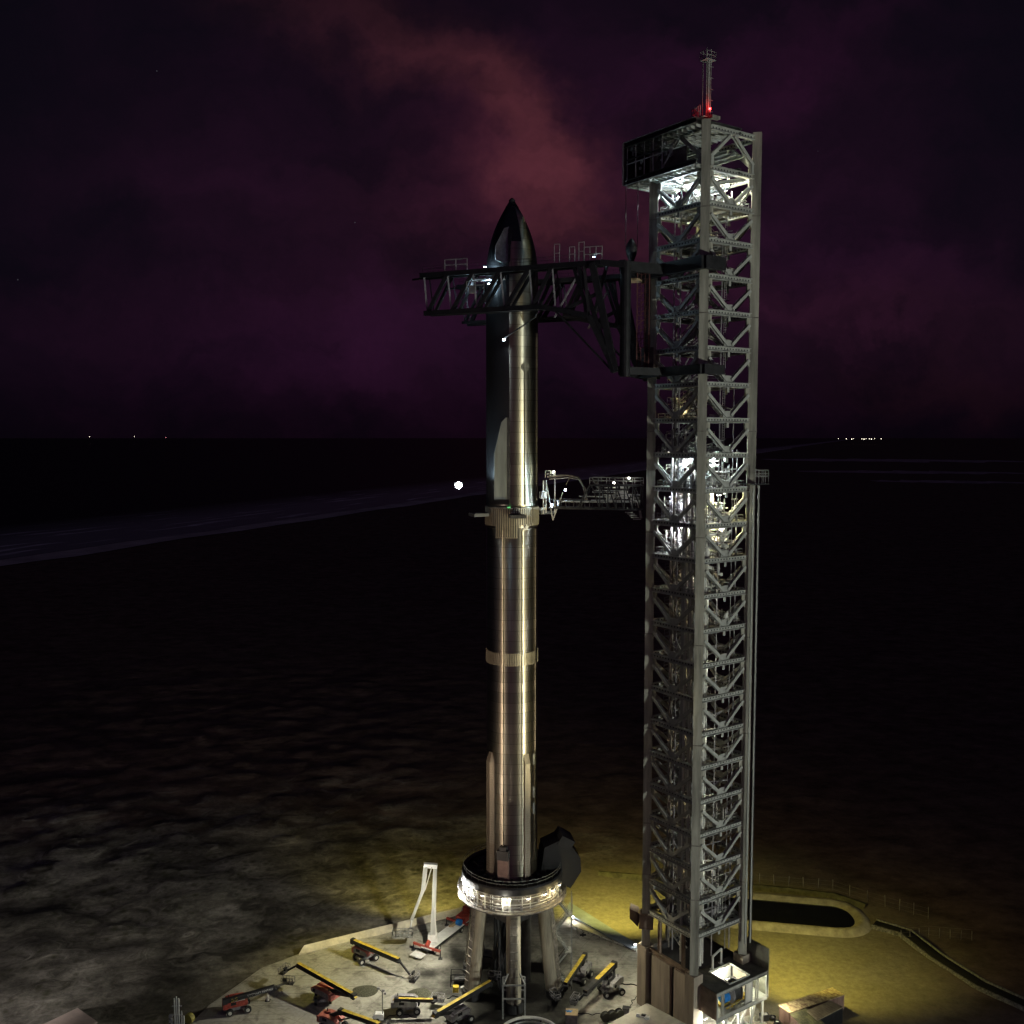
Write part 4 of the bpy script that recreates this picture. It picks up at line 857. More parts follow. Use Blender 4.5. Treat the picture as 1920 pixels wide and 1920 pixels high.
        pb, bb, vb = MB(), MB(), MB()
        for k in range(dens):
            u = rn.uniform(u0 + .3, u1 - .3); v = rn.uniform(v0 + .3, v1 - .3); q = rn.random()
            if q < .45: pb.tube((u, v, z), (u, v, z + rn.uniform(2, hgt)), rn.uniform(.05, .14), 7)
            elif q < .82:
                zz = z + rn.uniform(.5, hgt); L = rn.uniform(1.5, 5)
                if rn.random() < .5: pb.tube((u, v, zz), (min(u1, u + L), v, zz), rn.uniform(.04, .13), 7)
                else: pb.tube((u, v, zz), (u, min(v1, v + L), zz), rn.uniform(.04, .13), 7)
            elif q < .94: bb.box((u, v, z + rn.uniform(.4, 1.8)), (rn.uniform(.3, 1.1), rn.uniform(.3, .9), rn.uniform(.3, 1.4)), rn.uniform(0, .2))
            else:
                vb.tube((u, v, z + .1), (u, v, z + rn.uniform(.8, 2.0)), rn.uniform(.25, .5), 12)
        if dens: pb.build('pipework', M['pipe'], o); explode(bb, 'control_cabinet', M['white'] if seed % 2 else M['grey'], o) if bb.f else None; explode(vb, 'pressure_vessel', M['pipe'], o) if vb.f else None
        return o
    plat(91.7, .8, S - .8, .8, S - .8, 130, seed=1); plat(86.0, .8, S - .8, .8, S - .8, 120, seed=2); plat(80.3, .8, S - .8, .8, S - .8, 110, seed=3)
    plat(97.4, .8, 6.4, 2.0, S - .8, 30, seed=4); plat(102.9, .8, 5.6, 4.5, S - .8, 24, seed=6)
    plat(74.4, .9, 6.8, .9, 6.0, 30, seed=9); plat(137.0, .8, S - .8, .8, S - .8, 60, seed=5, hgt=3.6); plat(131.4, 3.5, S - .8, 4, S - .8, 16, seed=8, hgt=2)
    plat(34.7, 4, S - .8, 1, S - 4, 14, seed=12, hgt=2); plat(23.2, 1.4, S - .8, 1, S - .8, 50, seed=13); plat(17.5, 1.4, S - .8, 1, S - .8, 60, seed=14)
    plat(68.7, 5.5, S - .8, 1.0, 5.5, 12, seed=15, hgt=2)
    # big manifold at the third lit deck
    b = MB()
    for k in range(7): b.path([(4 + rnd.uniform(0, 5), 1.4 + k * .5, 81 + rnd.uniform(0, 3.5)), (8.5, 1.4 + k * .5, 81 + rnd.uniform(0, 3.8)), (9.5, 3 + k * .6, 82 + rnd.uniform(0, 2))], .18 + .03 * (k % 3), 10)
    b.ring(1.2, 82.6, .2, 20, (8.6, 2.6)); b.ring(.9, 84, .16, 20, (7.2, 2.2))
    b.build('manifold', M['pipe'], t)
    b = MB(); b.path([(2.7, 1.3, 79), (4.0, 1.3, 78.6)], .28, 10).path([(5.6, 1.2, 79.6), (5.6, 1.2, 77.6)], .16, 8).box((5.6, 1.2, 77.5), (1.1, .8, .3)); b.build('branch_pipe', M['pipe'], t)
    # white screens behind the stair
    b = MB(); b.beam((7.6, S - 4.6, 86.2), (6.6, S - 4.6, 97), .35, .2).beam((9.9, S - 4.6, 86.2), (10.2, S - 4.6, 97), .5, .2)
    for k in range(12): b.beam((7.2, S - 4.6, 87 + k * .82), (10.0, S - 4.6, 87 + k * .82), .1, .16)
    b.build('stair_screen', M['white'], t)
    # lamp fixtures with their own light
    for (u, v, z, pw, c) in [(5.5, 6.5, 141.2, 1500, COOL), (2.2, 8.5, 140.6, 900, COOL), (9.6, 7.5, 139.2, 1300, (1, .9, .6)), (8, 3, 141.0, 800, (1, .95, .7)),
                             (3.2, 6.5, 96.2, 1100, COOL), (9.6, 6.0, 96.0, 1000, (.9, 1, .95)), (2.6, 5.0, 90.6, 1300, (.85, .88, 1)), (9.4, 5.0, 90.2, 1200, (1, .93, .5)),
                             (2.6, 6.5, 84.9, 900, (.9, .92, 1)), (8.8, 3.6, 84.6, 1300, (1, .88, .42)), (5, 8.8, 96, 500, WHITE), (3.6, 8, 104.5, 160, (1, .8, .3)), (3.2, 5, 76.5, 160, (1, .75, .35)), (8.8, 8.6, 133.8, 160, (1, .85, .4))]:
        o = MB().box((u, v, z + .12), (.9, .35, .14)).build('lamp_fixture', M['grey'], t)
        MB().box((u, v, z + .02), (.8, .28, .05)).build('lens', M['e_white'], o)
        q = lamp(T(u, v, z - .25), pw * 2.6, c, .15)
    # strip lamps lighting the risers low down
    for z in (74, 62.5, 51, 40, 28.5):
        o = MB().box((3.4, .6, z), (.5, .12, .12)).build('lamp_fixture', M['grey'], t); MB().box((3.4, .6, z - .08), (.4, .1, .03)).build('lens', M['e_white'], o)
        lamp(T(3.5, .35, z - .3), 150, (.95, 1, .8), .1)
        o = MB().box((2.8, 4.9, z - 2), (.12, .5, .12)).build('lamp_fixture', M['grey'], t); MB().box((2.8, 4.9, z - 2.08), (.1, .4, .03)).build('lens', M['e_far'], o)
        lamp(T(3.1, 4.9, z - 2.3), 110, (1, .75, .4), .1)
    # crane head overhanging towards the rocket
    b = MB(); z0, z1 = 142.3, 149.2; u0 = -2.3; v0, v1 = -.2, 16.3; u1 = 7.5
    for u in (u0, u1):
        b.hbeam((u, v0, z0 + .35), (u, v1, z0 + .35), .8, .8, .1); b.hbeam((u, v0, z1 - .35), (u, v1, z1 - .35), .8, .8, .1)
        b.hbeam((u, v1, z0), (u, v1, z1), .5, .5, .08); b.beam((u, v1 - .1, (z0 + z1) / 2 + .6), (u, v0 + 8, (z0 + z1) / 2 + .6), .2)
    for v in (v1 - .3, 12, 8): b.hbeam((u1, v, z0 + .5), (u1, v, z1 - .5), .5, .4, .08)
    o = b.build('crane_head', M['darksteel'], t)
    MB().box((u1 + .3, (8 + v1) / 2, (z0 + z1) / 2), (.1, v1 - 8, z1 - z0 - 1)).box(((u0 + u1) / 2, v1 + .1, (z0 + z1) / 2), (u1 - u0, .1, z1 - z0 - 1)).build('back_sheet', M['darksteel'], o)
    b = MB()
    for k in range(16): b.hbeam((u0 + .3, v1 - .3 - k * 1.05, z0 - .1), (u1 - .3, v1 - .3 - k * 1.05, z0 - .1), .3, .5, .07)
    b.build('floor_joist', M['galv'], o)
    b = MB()
    for k in range(16): b.hbeam((u0 + .3, v1 - .3 - k * 1.05, z1 - .95), (u1 - .3, v1 - .3 - k * 1.05, z1 - .95), .25, .4, .06)
    b.build('roof_joist', M['galv'], o)
    MB().box(((u0 + u1) / 2, (v0 + v1) / 2, z1 + .1), (u1 - u0 + .8, v1 - v0, .12)).build('roof_sheet', M['darksteel'], o)
    b = MB()
    for k in range(26):
        v = rnd.uniform(5, v1 - 1); b.box((u0 + .6, v, z0 + rnd.uniform(1.5, 6)), (.25, rnd.uniform(.1, .6), rnd.uniform(.1, .8)))
    b.tube((3, 10.2, z0 + 2), (3, 14.2, z0 + 2), 1.3, 20).box((3, 12.2, z0 + 1), (4.5, 5.2, .5)).box((1.2, 8.4, z0 + 2), (1.6, 1.4, 2.2)); b.build('winch', M['grey'], o)  # winch and fittings coloured grey so they seem lit
    b = MB()
    for k in range(5): b.beam((u0 + .1, v1 - .4 - k * 2.1, z0 + .6), (u0 + .1, v1 - .4 - k * 2.1, z1 - .6), .14)
    b.beam((u0 + .1, v1 - .2, z0 + 3.4), (u0 + .1, 6.5, z0 + 3.4), .16).beam((u0 + .1, 7.7, z0 + .7), (u0 + .1, 5, z0 + 3.6), .2); b.beam((u0 - .42, v1 + .05, z0), (u0 - .42, v1 + .05, z1), .22)
    b.beam((u0 - .4, v0, z1 + .05), (u0 - .4, v1, z1 + .05), .1, .14); b.beam((u0 - .4, v0, z0 - .12), (u0 - .4, v1, z0 - .12), .1, .14)
    b.build('girder_lattice', M['panel'], o)
    MB().prism([(u0 + .9, v0 + 3, z0 + .8), (u0 + .9, v0 + 11.2, z0 + .8), (u0 + .9, v0 + 9.2, z0 + 3.6), (u0 + .9, v0 + 3, z0 + 3.6)], (.12, 0, 0)).build('walkway_panel', M['roofdark'], o)
    # roof beams seen through the right face
    b = MB()
    for k in range(5): b.hbeam((2 + k * 1.9, 1, 145.6), (2 + k * 1.9, S - 1, 145.6), .35, .5, .07)
    b.hbeam((1, 3, 143), (S - 1, 3, 143), .4, .5, .07).hbeam((1, 6, 141), (S - 1, 5, 144), .4, .5, .07).hbeam((1, 3, 139.8), (S - 1, 1.5, 142.2), .5, .6, .07).hbeam((1, 8, 142.2), (S - 1, 9, 140), .4, .5, .07); b.build('roof_truss', M['galv'], t)
    # lightning mast
    b = MB(); mx, my = .55, .2
    for i, j in ((-.45, 0), (.45, 0), (.45, .8), (-.45, .8)): b.beam((mx + i, my + j, 149.3), (mx + i, my + j, 160.2), .11)
    for k in range(24): b.beam((mx - .45, my, 150.8 + k * .34), (mx + .1, my, 150.8 + k * .34), .05)
    for k in range(5): b.beam((mx + .45, my, 150.8 + k * 1.7), (mx + .45, my + .8, 150.8 + k * 1.7), .05); b.beam((mx + .1, my, 150.8 + k * 1.7), (mx + .9, my - .1, 150.8 + k * 1.7), .05)
    b.beam((mx - .1, my, 149.3), (mx - .1, my, 158.4), .4, .3)
    o = b.build('lightning_mast', M['tread'], t)
    MB().box((mx, my + .2, 158.5), (2.0, 1.4, .14)).build('mast_platform', M['tread'], o)
    MB().rail([(mx - 1, my - .5, 158.5), (mx + 1, my - .5, 158.5), (mx + 1, my + .9, 158.5), (mx - 1, my + .9, 158.5), (mx - 1, my - .5, 158.5)], 1.2, .03, .8).build('railing', M['tread'], o)
    b = MB().box((0.9, -.9, 149.6), (1.7, .7, .5)).box((.2, .6, 149.7), (2.4, 1.8, .12)); b.build('rooftop_box', M['column'], t)
    MB().rail([(-1.2, .2, 149.8), (-.6, 2.6, 149.8), (1.2, 2.6, 149.8)], 1.6, .04, .6).build('warning_light_cage', M['tread'], t)
    o = MB().tube((.15, -.55, 150.3), (.15, -.55, 150.7), .18, 10).build('obstruction_light', M['grey'], t); MB().tube((.15, -.55, 150.72), (.15, -.55, 151.0), .16, 10).build('lens', M['e_red'], o)
    lamp(T(-.1, -.9, 151.1), 130, (1, .02, .02), .1)
    # concrete base
    for (u, v) in ((0, 0), (S, 0), (0, S), (S, S)): MB().box((u, v, 5.55), (2.1, 2.1, 11.1)).build('base_pillar', M['concwall'], t)
    b = MB()
    for (v0_, v1_) in ((1.15, 4.4), (5.4, 9.9)): b.box((.1, (v0_ + v1_) / 2, 5.0), (.8, v1_ - v0_, 10.0))
    b.build('base_wall', M['concwall'], t)
    MB().box((.5, S / 2, 4.8), (.3, S - 2.2, 9.6)).box((S - .1, S / 2, 5), (.8, S - 2.2, 10)).box((S / 2, S + .1, 5), (S - 2.2, .8, 10)).build('rear_wall', M['black'], t)
    b = MB(); b.prism([(-1.0, S + .9, 14.0), (-1.0, S + .9, 16.6), (-2.6, S + 1.4, 17.6), (-2.6, S + 1.4, 15.8)], (1.6, 1.6, 0)); b.box((0, S, 15.6), (2.4, 2.4, 2.6), R(45)); b.build('base_collar', M['brownpanel'], t)
    MB().hbeam((0, 1, 10.6), (0, S - 1, 10.6), .6, .7, .1).hbeam((0, 2.5, 10.2), (0, 2.5, 17), .5, .5, .1).hbeam((0, 8.2, 10.2), (0, 8.2, 17), .5, .5, .1).build('base_beam', M['brownpanel'], t)
tower()

# ------------------------------------------------------------------ winch house on the tower foot
def winch_house():
    t = thing('winch_house', 'boxy machine house at the tower foot with a glowing roof opening', 'building', (TC.x, TC.y, 0), TA)
    u0, u1, v0, v1, z0, z1 = .6, 12.8, -4.6, 2.2, 5.0, 9.5
    # roof with opening
    ou0, ou1, ov0, ov1 = 4.1, 9.2, -4.0, .6
    b = MB(); th = .25
    for (a, c, d, e) in ((u0, ou0, v0, v1), (ou1, u1, v0, v1), (ou0, ou1, v0, ov0), (ou0, ou1, ov1, v1)): b.box(((a + c) / 2, (d + e) / 2, z1), (c - a, e - d, th))
    rf = b.build('roof', M['roofdark'], t)
    MB().beam((ou0, ov0, z1 + .2), (ou1, ov0, z1 + .2), .12, .3).beam((ou0, ov1, z1 + .2), (ou1, ov1, z1 + .2), .12, .3).beam((ou0, ov0, z1 + .2), (ou0, ov1, z1 + .2), .12, .3).beam((ou1, ov0, z1 + .2), (ou1, ov1, z1 + .2), .12, .3).build('opening_curb', M['galv'], rf)
    MB().box(((u0 + u1) / 2, (v0 + v1) / 2, z0 + .1), (u1 - u0, v1 - v0, .3)).build('floor', M['galv'], t)
    MB().box((u0 - .02, (v0 + v1) / 2, (z0 + z1) / 2), (.2, v1 - v0, z1 - z0)).build('side_wall', M['brownpanel'], t)
    MB().box((u1 + .1, v0 + 3.1, 9.2), (.25, 6.6, 8.6)).build('tall_side_wall', M['roofdark'], t)
    MB().box(((u0 + u1) / 2, v1, (z0 + z1) / 2), (u1 - u0, .2, z1 - z0 - .4)).build('rear_wall', M['white'], t)
    b = MB().hbeam((u0, v0, z1 - .2), (u1, v0, z1 - .2), .35, .6, .08).hbeam((u0, v0, z0), (u1, v0, z0), .35, .8, .08)
    for u in (u0 + .1, u0 + 1.2, u0 + 1.6, u0 + 6.9, u0 + 9.4, u0 + 9.9, u1 - .2): b.beam((u, v0, z0), (u, v0, z1 - .4), .2)
    b.build('front_frame', M['galv'], t)
    MB().box((u0 + 7.9, v0 + .2, (z0 + z1) / 2), (1.9, .12, z1 - z0 - .8)).build('front_panel', M['panel'], t)
    MB().rail([(u0 + 2, v0 + .05, z0 + .3), (u0 + 7, v0 + .05, z0 + .3)], 1.1, .03, 1.2).build('railing', M['tread'], t)
    d = MB().tube((5.6, -2.2, 7.1), (7.4, -2.2, 7.1), 1.75, 28).build('cable_drum', M['darksteel'], t)
    MB().tube((5.45, -2.2, 7.1), (5.6, -2.2, 7.1), 1.95, 28).tube((7.4, -2.2, 7.1), (7.55, -2.2, 7.1), 1.95, 28).build('drum_flange', M['grey'], d)
    MB().tube((3.9, -2.6, 6.7), (5.2, -2.6, 6.7), .85, 18).build('drive_motor', M['blue'], t)
    b = MB().box((6.2, -2.4, 5.6), (5.5, 1.2, .35)).beam((4, -3.6, 5.4), (9, -3.6, 5.9), .25).beam((5, -4, 5.4), (8, -1, 6.8), .2).box((8.6, -3.2, 5.8), (1, .8, .9)); b.build('drum_bedplate', M['yellow'], t)
    b = MB()
    for u in (1.4, 3.4, 6.4, 9.4, 12.2):
        for v in (v0 + .4, v1 - .6): b.beam((u, v, 0), (u, v, z0), .3)
    b.tube((3.2, v0 + .6, 0), (3.2, v0 + .6, 4.7), .25, 10).tube((9, v0 + .5, 0), (10.5, v0 + .5, 4.6), .22, 10).tube((6.4, v0 + 1, 0), (8.6, v0 + .5, 4.6), .22, 10)
    b.build('support_leg', M['pipe'], t)
    MB().tube((5.4, .9, z1), (5.4, .9, z1 + 2.4), .18, 8).tube((8.0, 1.4, z1), (8.0, 1.4, z1 + 2.8), .18, 8).tube((5.4, .9, z1 + 2.4), (8.0, 1.4, z1 + 2.8), .18, 8).box((5.4, .9, z1 + .2), (.7, .7, .15)).box((8, 1.4, z1 + .2), (.7, .7, .15)).build('roof_pipe', M['pipe'], rf)
    b = MB()
    rn = random.Random(5)
    for k in range(9): b.tube((rn.uniform(1.5, 11), rn.uniform(-3.5, 1), 0), (rn.uniform(1.5, 11), rn.uniform(-3.5, 1), 4.4), rn.uniform(.1, .3), 8)
    b.build('undercroft_pipes', M['pipe'], t)
    for (u, v, z, pw, c) in ((5.0, 1.6, 8.7, 900, (1, .98, .75)), (8.6, 1.4, 8.6, 600, (1, .98, .75)), (11.8, -3.0, 8.6, 500, (1, .98, .7)), (2.4, -3.0, 4.0, 1100, (1, .97, .8)), (8.5, -2.5, 4.0, 1100, (1, .94, .7)), (1.6, -1.2, 3.2, 500, WHITE)):
        o = MB().box((u, v, z + .15), (.8, .3, .14)).build('lamp_fixture', M['grey'], t); MB().box((u, v, z + .05), (.7, .24, .04)).build('lens', M['e_white'], o)
        lamp(T(u, v - .1, z - .2), pw * 1.5, c, .15)
winch_house()

# ------------------------------------------------------------------ lifting arms on their carriage
AX = Vector((-.919, .393, 0)); AN = Vector((.393, .919, 0)); AO = Vector((RX, RY, 0))
def A(s, q, z): p = AO + AX * s + AN * q; return Vector((p.x, p.y, z))
def arms():
    t = thing('lifting_arms', 'black carriage riding the tower with two long truss arms round the ship', 'lifting arms')
    def arm(q0, sgn):
        """sgn -1: near arm, +1: far arm; w is the outward offset of the second side"""
        zt, zb = 127.7, 121.2; root = None
        b = MB(); n0, n1 = 13.6, -18.8
        qi, qo = q0, q0 + sgn * 1.9
        for q in (qi, qo): b.beam(A(n0, q, zt), A(n1, q, zt), .7, .8)
        b.beam(A(12.6, qo + sgn * .5, zb), A(-9.0, qo + sgn * .5, zb), .7, .8); b.beam(A(-9, qo + sgn * .5, zb), A(-17, qo + sgn * .3, 119.4), .8, .8)
        b.beam(A(12.6, qi, zb), A(-9.0, qi, zb), .4, .5); b.beam(A(-9, qi, zb), A(-17, qi, 119.4), .4, .5)
        b.beam(A(16.2, qi, zt - .25), A(n0, qi, zt - .1), .25, .3)
        for k in range(16): b.beam(A(13 - k * 2, qi, zt), A(13 - k * 2, qo, zt), .25, .3)
        o = b.build('arm', M['black'], t)
        v = MB(); d = MB()
        xs = [12.9, 8.4, 3.6, -1.4, -6.6, -10.6]; xb = [12.0, 7.4, 2.6, -2.4, -7.4, -11.4]
        for i in range(len(xs)):
            v.beam(A(xs[i], qo, zt), A(xb[i], qo + sgn * .5, zb if i < 5 else 120.7), .26, .26); d.beam(A(xs[i], qi, zt), A(xb[i], qi, zb), .2, .2)
            if i < len(xs) - 1:
                d.beam(A(xb[i], qo + sgn * .5, zb), A(xs[i + 1], qo, zt), .6, .6); d.beam(A(xb[i], qi, zb), A(xs[i + 1], qi, zt), .45, .45)
        v.beam(A(-11.2, qo + sgn * .5, 119.3), A(-16.0, qo, zt), .26, .26); d.beam(A(-16, qo, zt), A(-17, qo + sgn * .3, 119.4), .5, .5)
        explode(v, 'arm_post', M['grey'], o); explode(d, 'arm_diagonal', M['black'], o)  # posts coloured paler than the black arm to look floodlit
        w = MB()
        for k in range(16): w.box(A(13 - k * 2, (qi + qo) / 2, zt + .4), (1.9, 1.7, .07), math.atan2(AX.y, AX.x))
        w.build('walkway', M['darksteel'], o)
        r = MB(); r.rail([A(13.2, qo, zt + .4), A(-18, qo, zt + .4)], 1.1, .02, 2.0); r.rail([A(13.2, qi, zt + .4), A(6, qi, zt + .4)], 1.1, .02, 2.0); r.build('railing', M['darksteel'], o)
        # brace back to the lower hinge
        h = MB(); hz = 110.4
        h.beam(A(-17, qo + sgn * .3, 119.4), A(-21.3, qo - sgn * .3, hz), .8, .8); h.beam(A(-11.4, qo + sgn * .5, 120.4), A(-21, qo - sgn * .3, hz), .3, .3)
        h.beam(A(-17.4, qo, zt), A(-21.3, qo - sgn * .4, hz), 1.0, 1.0); h.beam(A(-15, qo, zt), A(-21, qo, hz), .6, .6); h.beam(A(-18.6, qo, 123), A(-12.5, qo + sgn * .4, 120.4), .5, .5); h.beam(A(-19.8, qo, 117), A(-17, qo + sgn * .3, 119.4), .4, .4); h.beam(A(-14.2, qo, zt), A(-17, qo + sgn * .3, 119.4), .5, .5)
        h.beam(A(-19.3, qi, zt), A(-17, qi, 119.4), .45, .45); h.beam(A(-18.8, qo, zt), A(-22.6, qo - sgn * .6, 127.2), .8, .9)
        h.build('arm_brace', M['black'], o)
        return o
    near = arm(-6.3, -1); far = arm(6.0, 1)
    # bright catwalk details near the ship and near the root
    b = MB()
    b.rail([A(8.8, -8.4, 128.1), A(4.6, -8.4, 128.1)], 1.9, .05, 1.6).rail([A(4.6, -8.6, 124.6), A(1.4, -8.6, 124.6)], 1.5, .05, 1.5)
    for s in (-11, -13.6, -15.2): b.rail([A(s, -8.3, 128.1), A(s - .9, -8.3, 128.1)], 3.0 if s != -13.6 else 2.4, .045, .5)
    b.rail([A(-16, -8.2, 127.9), A(-19, -8.0, 127.9)], 2.4, .05, .8); b.build('access_platform', M['tread'], near)
    b = MB(); b.box(A(2.5, -6.6, 126.6), (3.6, 1.8, .3), math.atan2(AX.y, AX.x)).box(A(0, -5.6, 126.9), (2.4, 1.0, .8), math.atan2(AX.y, AX.x)).box(A(4, -7.6, 124.9), (1.2, 1, 1.2)); b.build('landing_rail_actuator', M['panel'], near)
    for (s, q, z, pw) in ((2.6, -5.5, 129.0, 1500), (2.0, -5.4, 126.2, 500), (5.2, -7.4, 126.2, 260), (-17.5, -7.6, 128.9, 260)):
        o = MB().box(A(s, q, z), (.4, .3, .25)).build('work_lamp', M['grey'], near); MB().box(A(s, q, z - .15), (.3, .2, .04)).build('lens', M['e_cool'], o)
        lamp(A(s, q, z - .35), pw, (.55, .82, 1), .1)
    # carriage
    c = MB(); zt, zb = 127.2, 110.7
    def Tl(u, v, z): return T(u, v, z)
    for z, h in ((zt, 2.0), (zb, 1.5)):
        c.beam(Tl(-1.7, -1.6, z), Tl(-1.7, S + 1.8, z), 1.1, h); c.beam(Tl(-1.7, -1.6, z), Tl(2.6, -1.7, z), 1.0, h); c.beam(Tl(-1.7, S + 1.7, z), Tl(3.0, S + 1.7, z), 1.0, h)
        c.beam(Tl(-1.7, S + 1.4, z), A(-22, 0, z), 1.2, h * .8); c.beam(A(-22, -7.0, z), A(-22, 7.0, z), 1.0, h * .9); c.beam(Tl(-1.7, S - 4.5, z), A(-22, -6.6, z), .8, h * .8)
    for q in (-7.0, 7.0): c.tube(A(-22.6, q, zb - 1), A(-22.6, q, zt + .6), .85, 14)
    c.beam(Tl(-1.8, S - 1, zb), Tl(-1.8, S - 1, zt), .5)
    o = c.build('carriage_frame', M['black'], t)
    MB().beam(Tl(-2.2, S - 1.2, 111.4), Tl(-2.2, S - 1.2, 114.8), 3.2, 1.6).build('carriage_cover', M['black'], o)
    w = MB()
    for (u, v) in ((-.9, -1.3), (1.4, -1.5), (-.9, S + 1.2), (-1.2, 1.2)):
        for z in (126.6, 127.9, 110.4, 111.4): w.tube(Tl(u, v - .3, z), Tl(u, v + .3, z), .34, 12)
    w.build('guide_rollers', M['grey'], o)
    r = MB(); e0, e1 = Vector((20.5, 162.6, 0)), Vector((22.4, 162.0, 0))
    for k in range(22): r.beam(e0 + Vector((0, 0, 111 + k * .74)), e1 + Vector((0, 0, 111 + k * .74)), .07)
    for k in range(11): r.beam(e0 + Vector((0, 0, 111 + k * 1.48)), e1 + Vector((0, 0, 112.48 + k * 1.48)), .08)
    for w_ in (0, .33, .66, 1): r.beam(e0.lerp(e1, w_) + Vector((0, 0, 110.6)), e0.lerp(e1, w_) + Vector((0, 0, 127)), .18 if w_ in (0, 1) else .09)
    r.build('energy_chain_ladder', mat('dark_rust_rail', (.10, .035, .03), .7), o)
    g = MB(); 
    for k in range(4): g.ring(.9 + .12 * k, 125.4 - .12 * k, .05, 20, tuple(A(-23.2, -4.2, 0))[:2])
    g.build('hose_loop', M['wood'], o)
arms()
# hook block on its cables
hp = atY(1184, 470, 164.2)
t = thing('hook_block', 'dark teardrop hook block hanging on two thin cables from the crane head', 'hook', (hp.x, hp.y, hp.z))
MB().lathe([(0, -2.0), (.35, -1.9), (.85, -.6), (.98, .3), (.75, 1.1), (.25, 1.9), (0, 2.0)], 16).build('sheave_block', M['black'], t, smooth=True)
MB().box((0, 0, -2.6), (.9, .6, 1.6)).beam((.1, 0, -3.2), (1.8, .6, -4.6), .3).beam((-.1, 0, -3.2), (-.5, .4, -4.7), .4).build('hook_shackle', M['black'], t)
for sx in (-.95, .95): MB().tube((sx, 0, .6), (sx * 1.05, 0, 142.6 - hp.z), .055, 6).build('cable', M['black'], t)

# ------------------------------------------------------------------ ship umbilical arm
def umbilical():
    a0 = Vector((22.0, 165.6, 0)); a1 = Vector((5.2, 170.2, 0)); d = (a1 - a0).normalized(); n = Vector((-d.y, d.x, 0)); L = (a1 - a0).length
    t = thing('umbilical_arm', 'horizontal truss arm crowded with pipes between tower and rocket', 'service arm', (a0.x, a0.y, 0))
    def P(s, q, z): v = d * (s * L) + n * q; return Vector((v.x, v.y, z))
    b = MB()
    for q in (-1.4, 1.4):
        b.beam(P(0, q, 91.9), P(.5, q, 91.9), .3); b.beam(P(0, q, 87.9), P(.92, q, 87.9), .3); b.beam(P(.5, q, 91.9), P(.62, q, 88), .25)
        for k in range(6): b.beam(P(k * .08, q, 87.9), P(k * .08 + .08, q, 91.9), .18); b.beam(P(k * .08, q, 87.9), P(k * .08, q, 91.9), .18)
        for k in range(6): b.beam(P(.5 + k * .08, q, 87.9), P(.5 + k * .08, q, 89.3), .12)
        b.beam(P(.55, q, 89.3), P(.95, q, 89.3), .12)
    for k in range(12): b.beam(P(k * .083, -1.4, 87.9), P(k * .083, 1.4, 87.9), .2)
    o = b.build('arm_truss', M['darksteel'], t)
    MB().rail([P(0, 1.5, 92.1), P(.5, 1.5, 92.1)], 1.1, .04, 1.4).rail([P(0, -1.5, 92.1), P(.5, -1.5, 92.1)], 1.1, .04, 1.4).build('railing', M['tread'], o)
    pp = MB()
    rn = random.Random(21)
    for k in range(12):
        q = rn.uniform(-1.9, 1.2); z = rn.uniform(88.4, 91.6); s0 = rn.uniform(0, .35); pp.tube(P(s0, q, z), P(s0 + rn.uniform(.08, .5), q, z), rn.uniform(.06, .2), 8)
    pp.path([P(.02, -1.9, 86.2), P(.06, -1.9, 89.8), P(.3, -1.9, 90.4)], .22, 10)
    for k in range(5): pp.tube(P(.02 + k * .02, -1.8, 86 + .3 * k), P(.1 + k * .02, -1.8, 86 + .3 * k), .08, 6)
    pp.build('pipework', M['pipe'], t)
    h = MB(); pts = [P(.95, -.5, 93.2), P(.9, -.5, 93.3), P(.75, -.5, 93.5), P(.64, -.4, 93.2), P(.58, -.3, 91.6), P(.56, -.3, 89.2)]
    h.path(pts, .16, 8); h.path([p + Vector((.3, 0, -.4)) for p in pts], .14, 8); h.path([P(.72, -.5, 93.2), P(.76, -.5, 91.8)], .1, 6); h.tube(P(.42, -.9, 91.0), P(.5, -.9, 93.0), .3, 8, .12)
    h.build('hose', M['pipedark'], t)
    f = MB(); f.beam(P(.97, -1, 86.8), P(.97, -1, 92.6), .22).beam(P(.88, -1, 86.8), P(.88, -1, 93.0), .22).beam(P(.97, -1, 92.4), P(.9, -1, 85.6), .16).beam(P(.9, -1, 85.6), P(.8, -1, 90.4), .2).beam(P(.97, 1, 86.8), P(.97, 1, 92.6), .22).beam(P(.97, -1, 90), P(1.02, -.2, 90), .8, 1.2).beam(P(.98, -1, 87.6), P(1.0, 1, 87.6), .4)
    f.rail([P(.88, -1.2, 93), P(.98, -1.2, 93)], 1.2, .05, .7); f.build('head_frame', M['panel'], t)
    MB().box(P(.2, -1.6, 90.2), (1.6, 1.0, 1.4)).box(P(.33, -1.5, 89.6), (1.2, .8, 1.0)).box(P(.1, -1.7, 89), (.9, .7, 1.3)).build('valve_box', M['white'], t)
    for (s, q, z, pw, m_, c) in ((.78, -1.5, 90.9, 260, M['e_cool'], COOL), (.92, -1.5, 88.3, 200, M['e_cool'], COOL), (.9, -1.2, 94.0, 60, M['e_white'], (.9, 1, .7)), (.12, 1.2, 93.2, 110, M['e_white'], WHITE), (.3, -2.4, 92.2, 50, M['e_white'], (1, .9, .6))):
        o = MB().box(P(s, q, z), (.36, .3, .3)).build('work_lamp', M['grey'], t); MB().box(P(s, q, z) + Vector((0, -.17, 0)), (.3, .03, .24)).build('lens', m_, o)
        lamp(P(s, q, z) + Vector((a0.x, a0.y - .5, -.1)), pw, c, .08)
umbilical()
spot((8.2, 167.6, 88.6), (1.5, 171, 91.5), 2600, (.62, .85, 1), 90, .2)

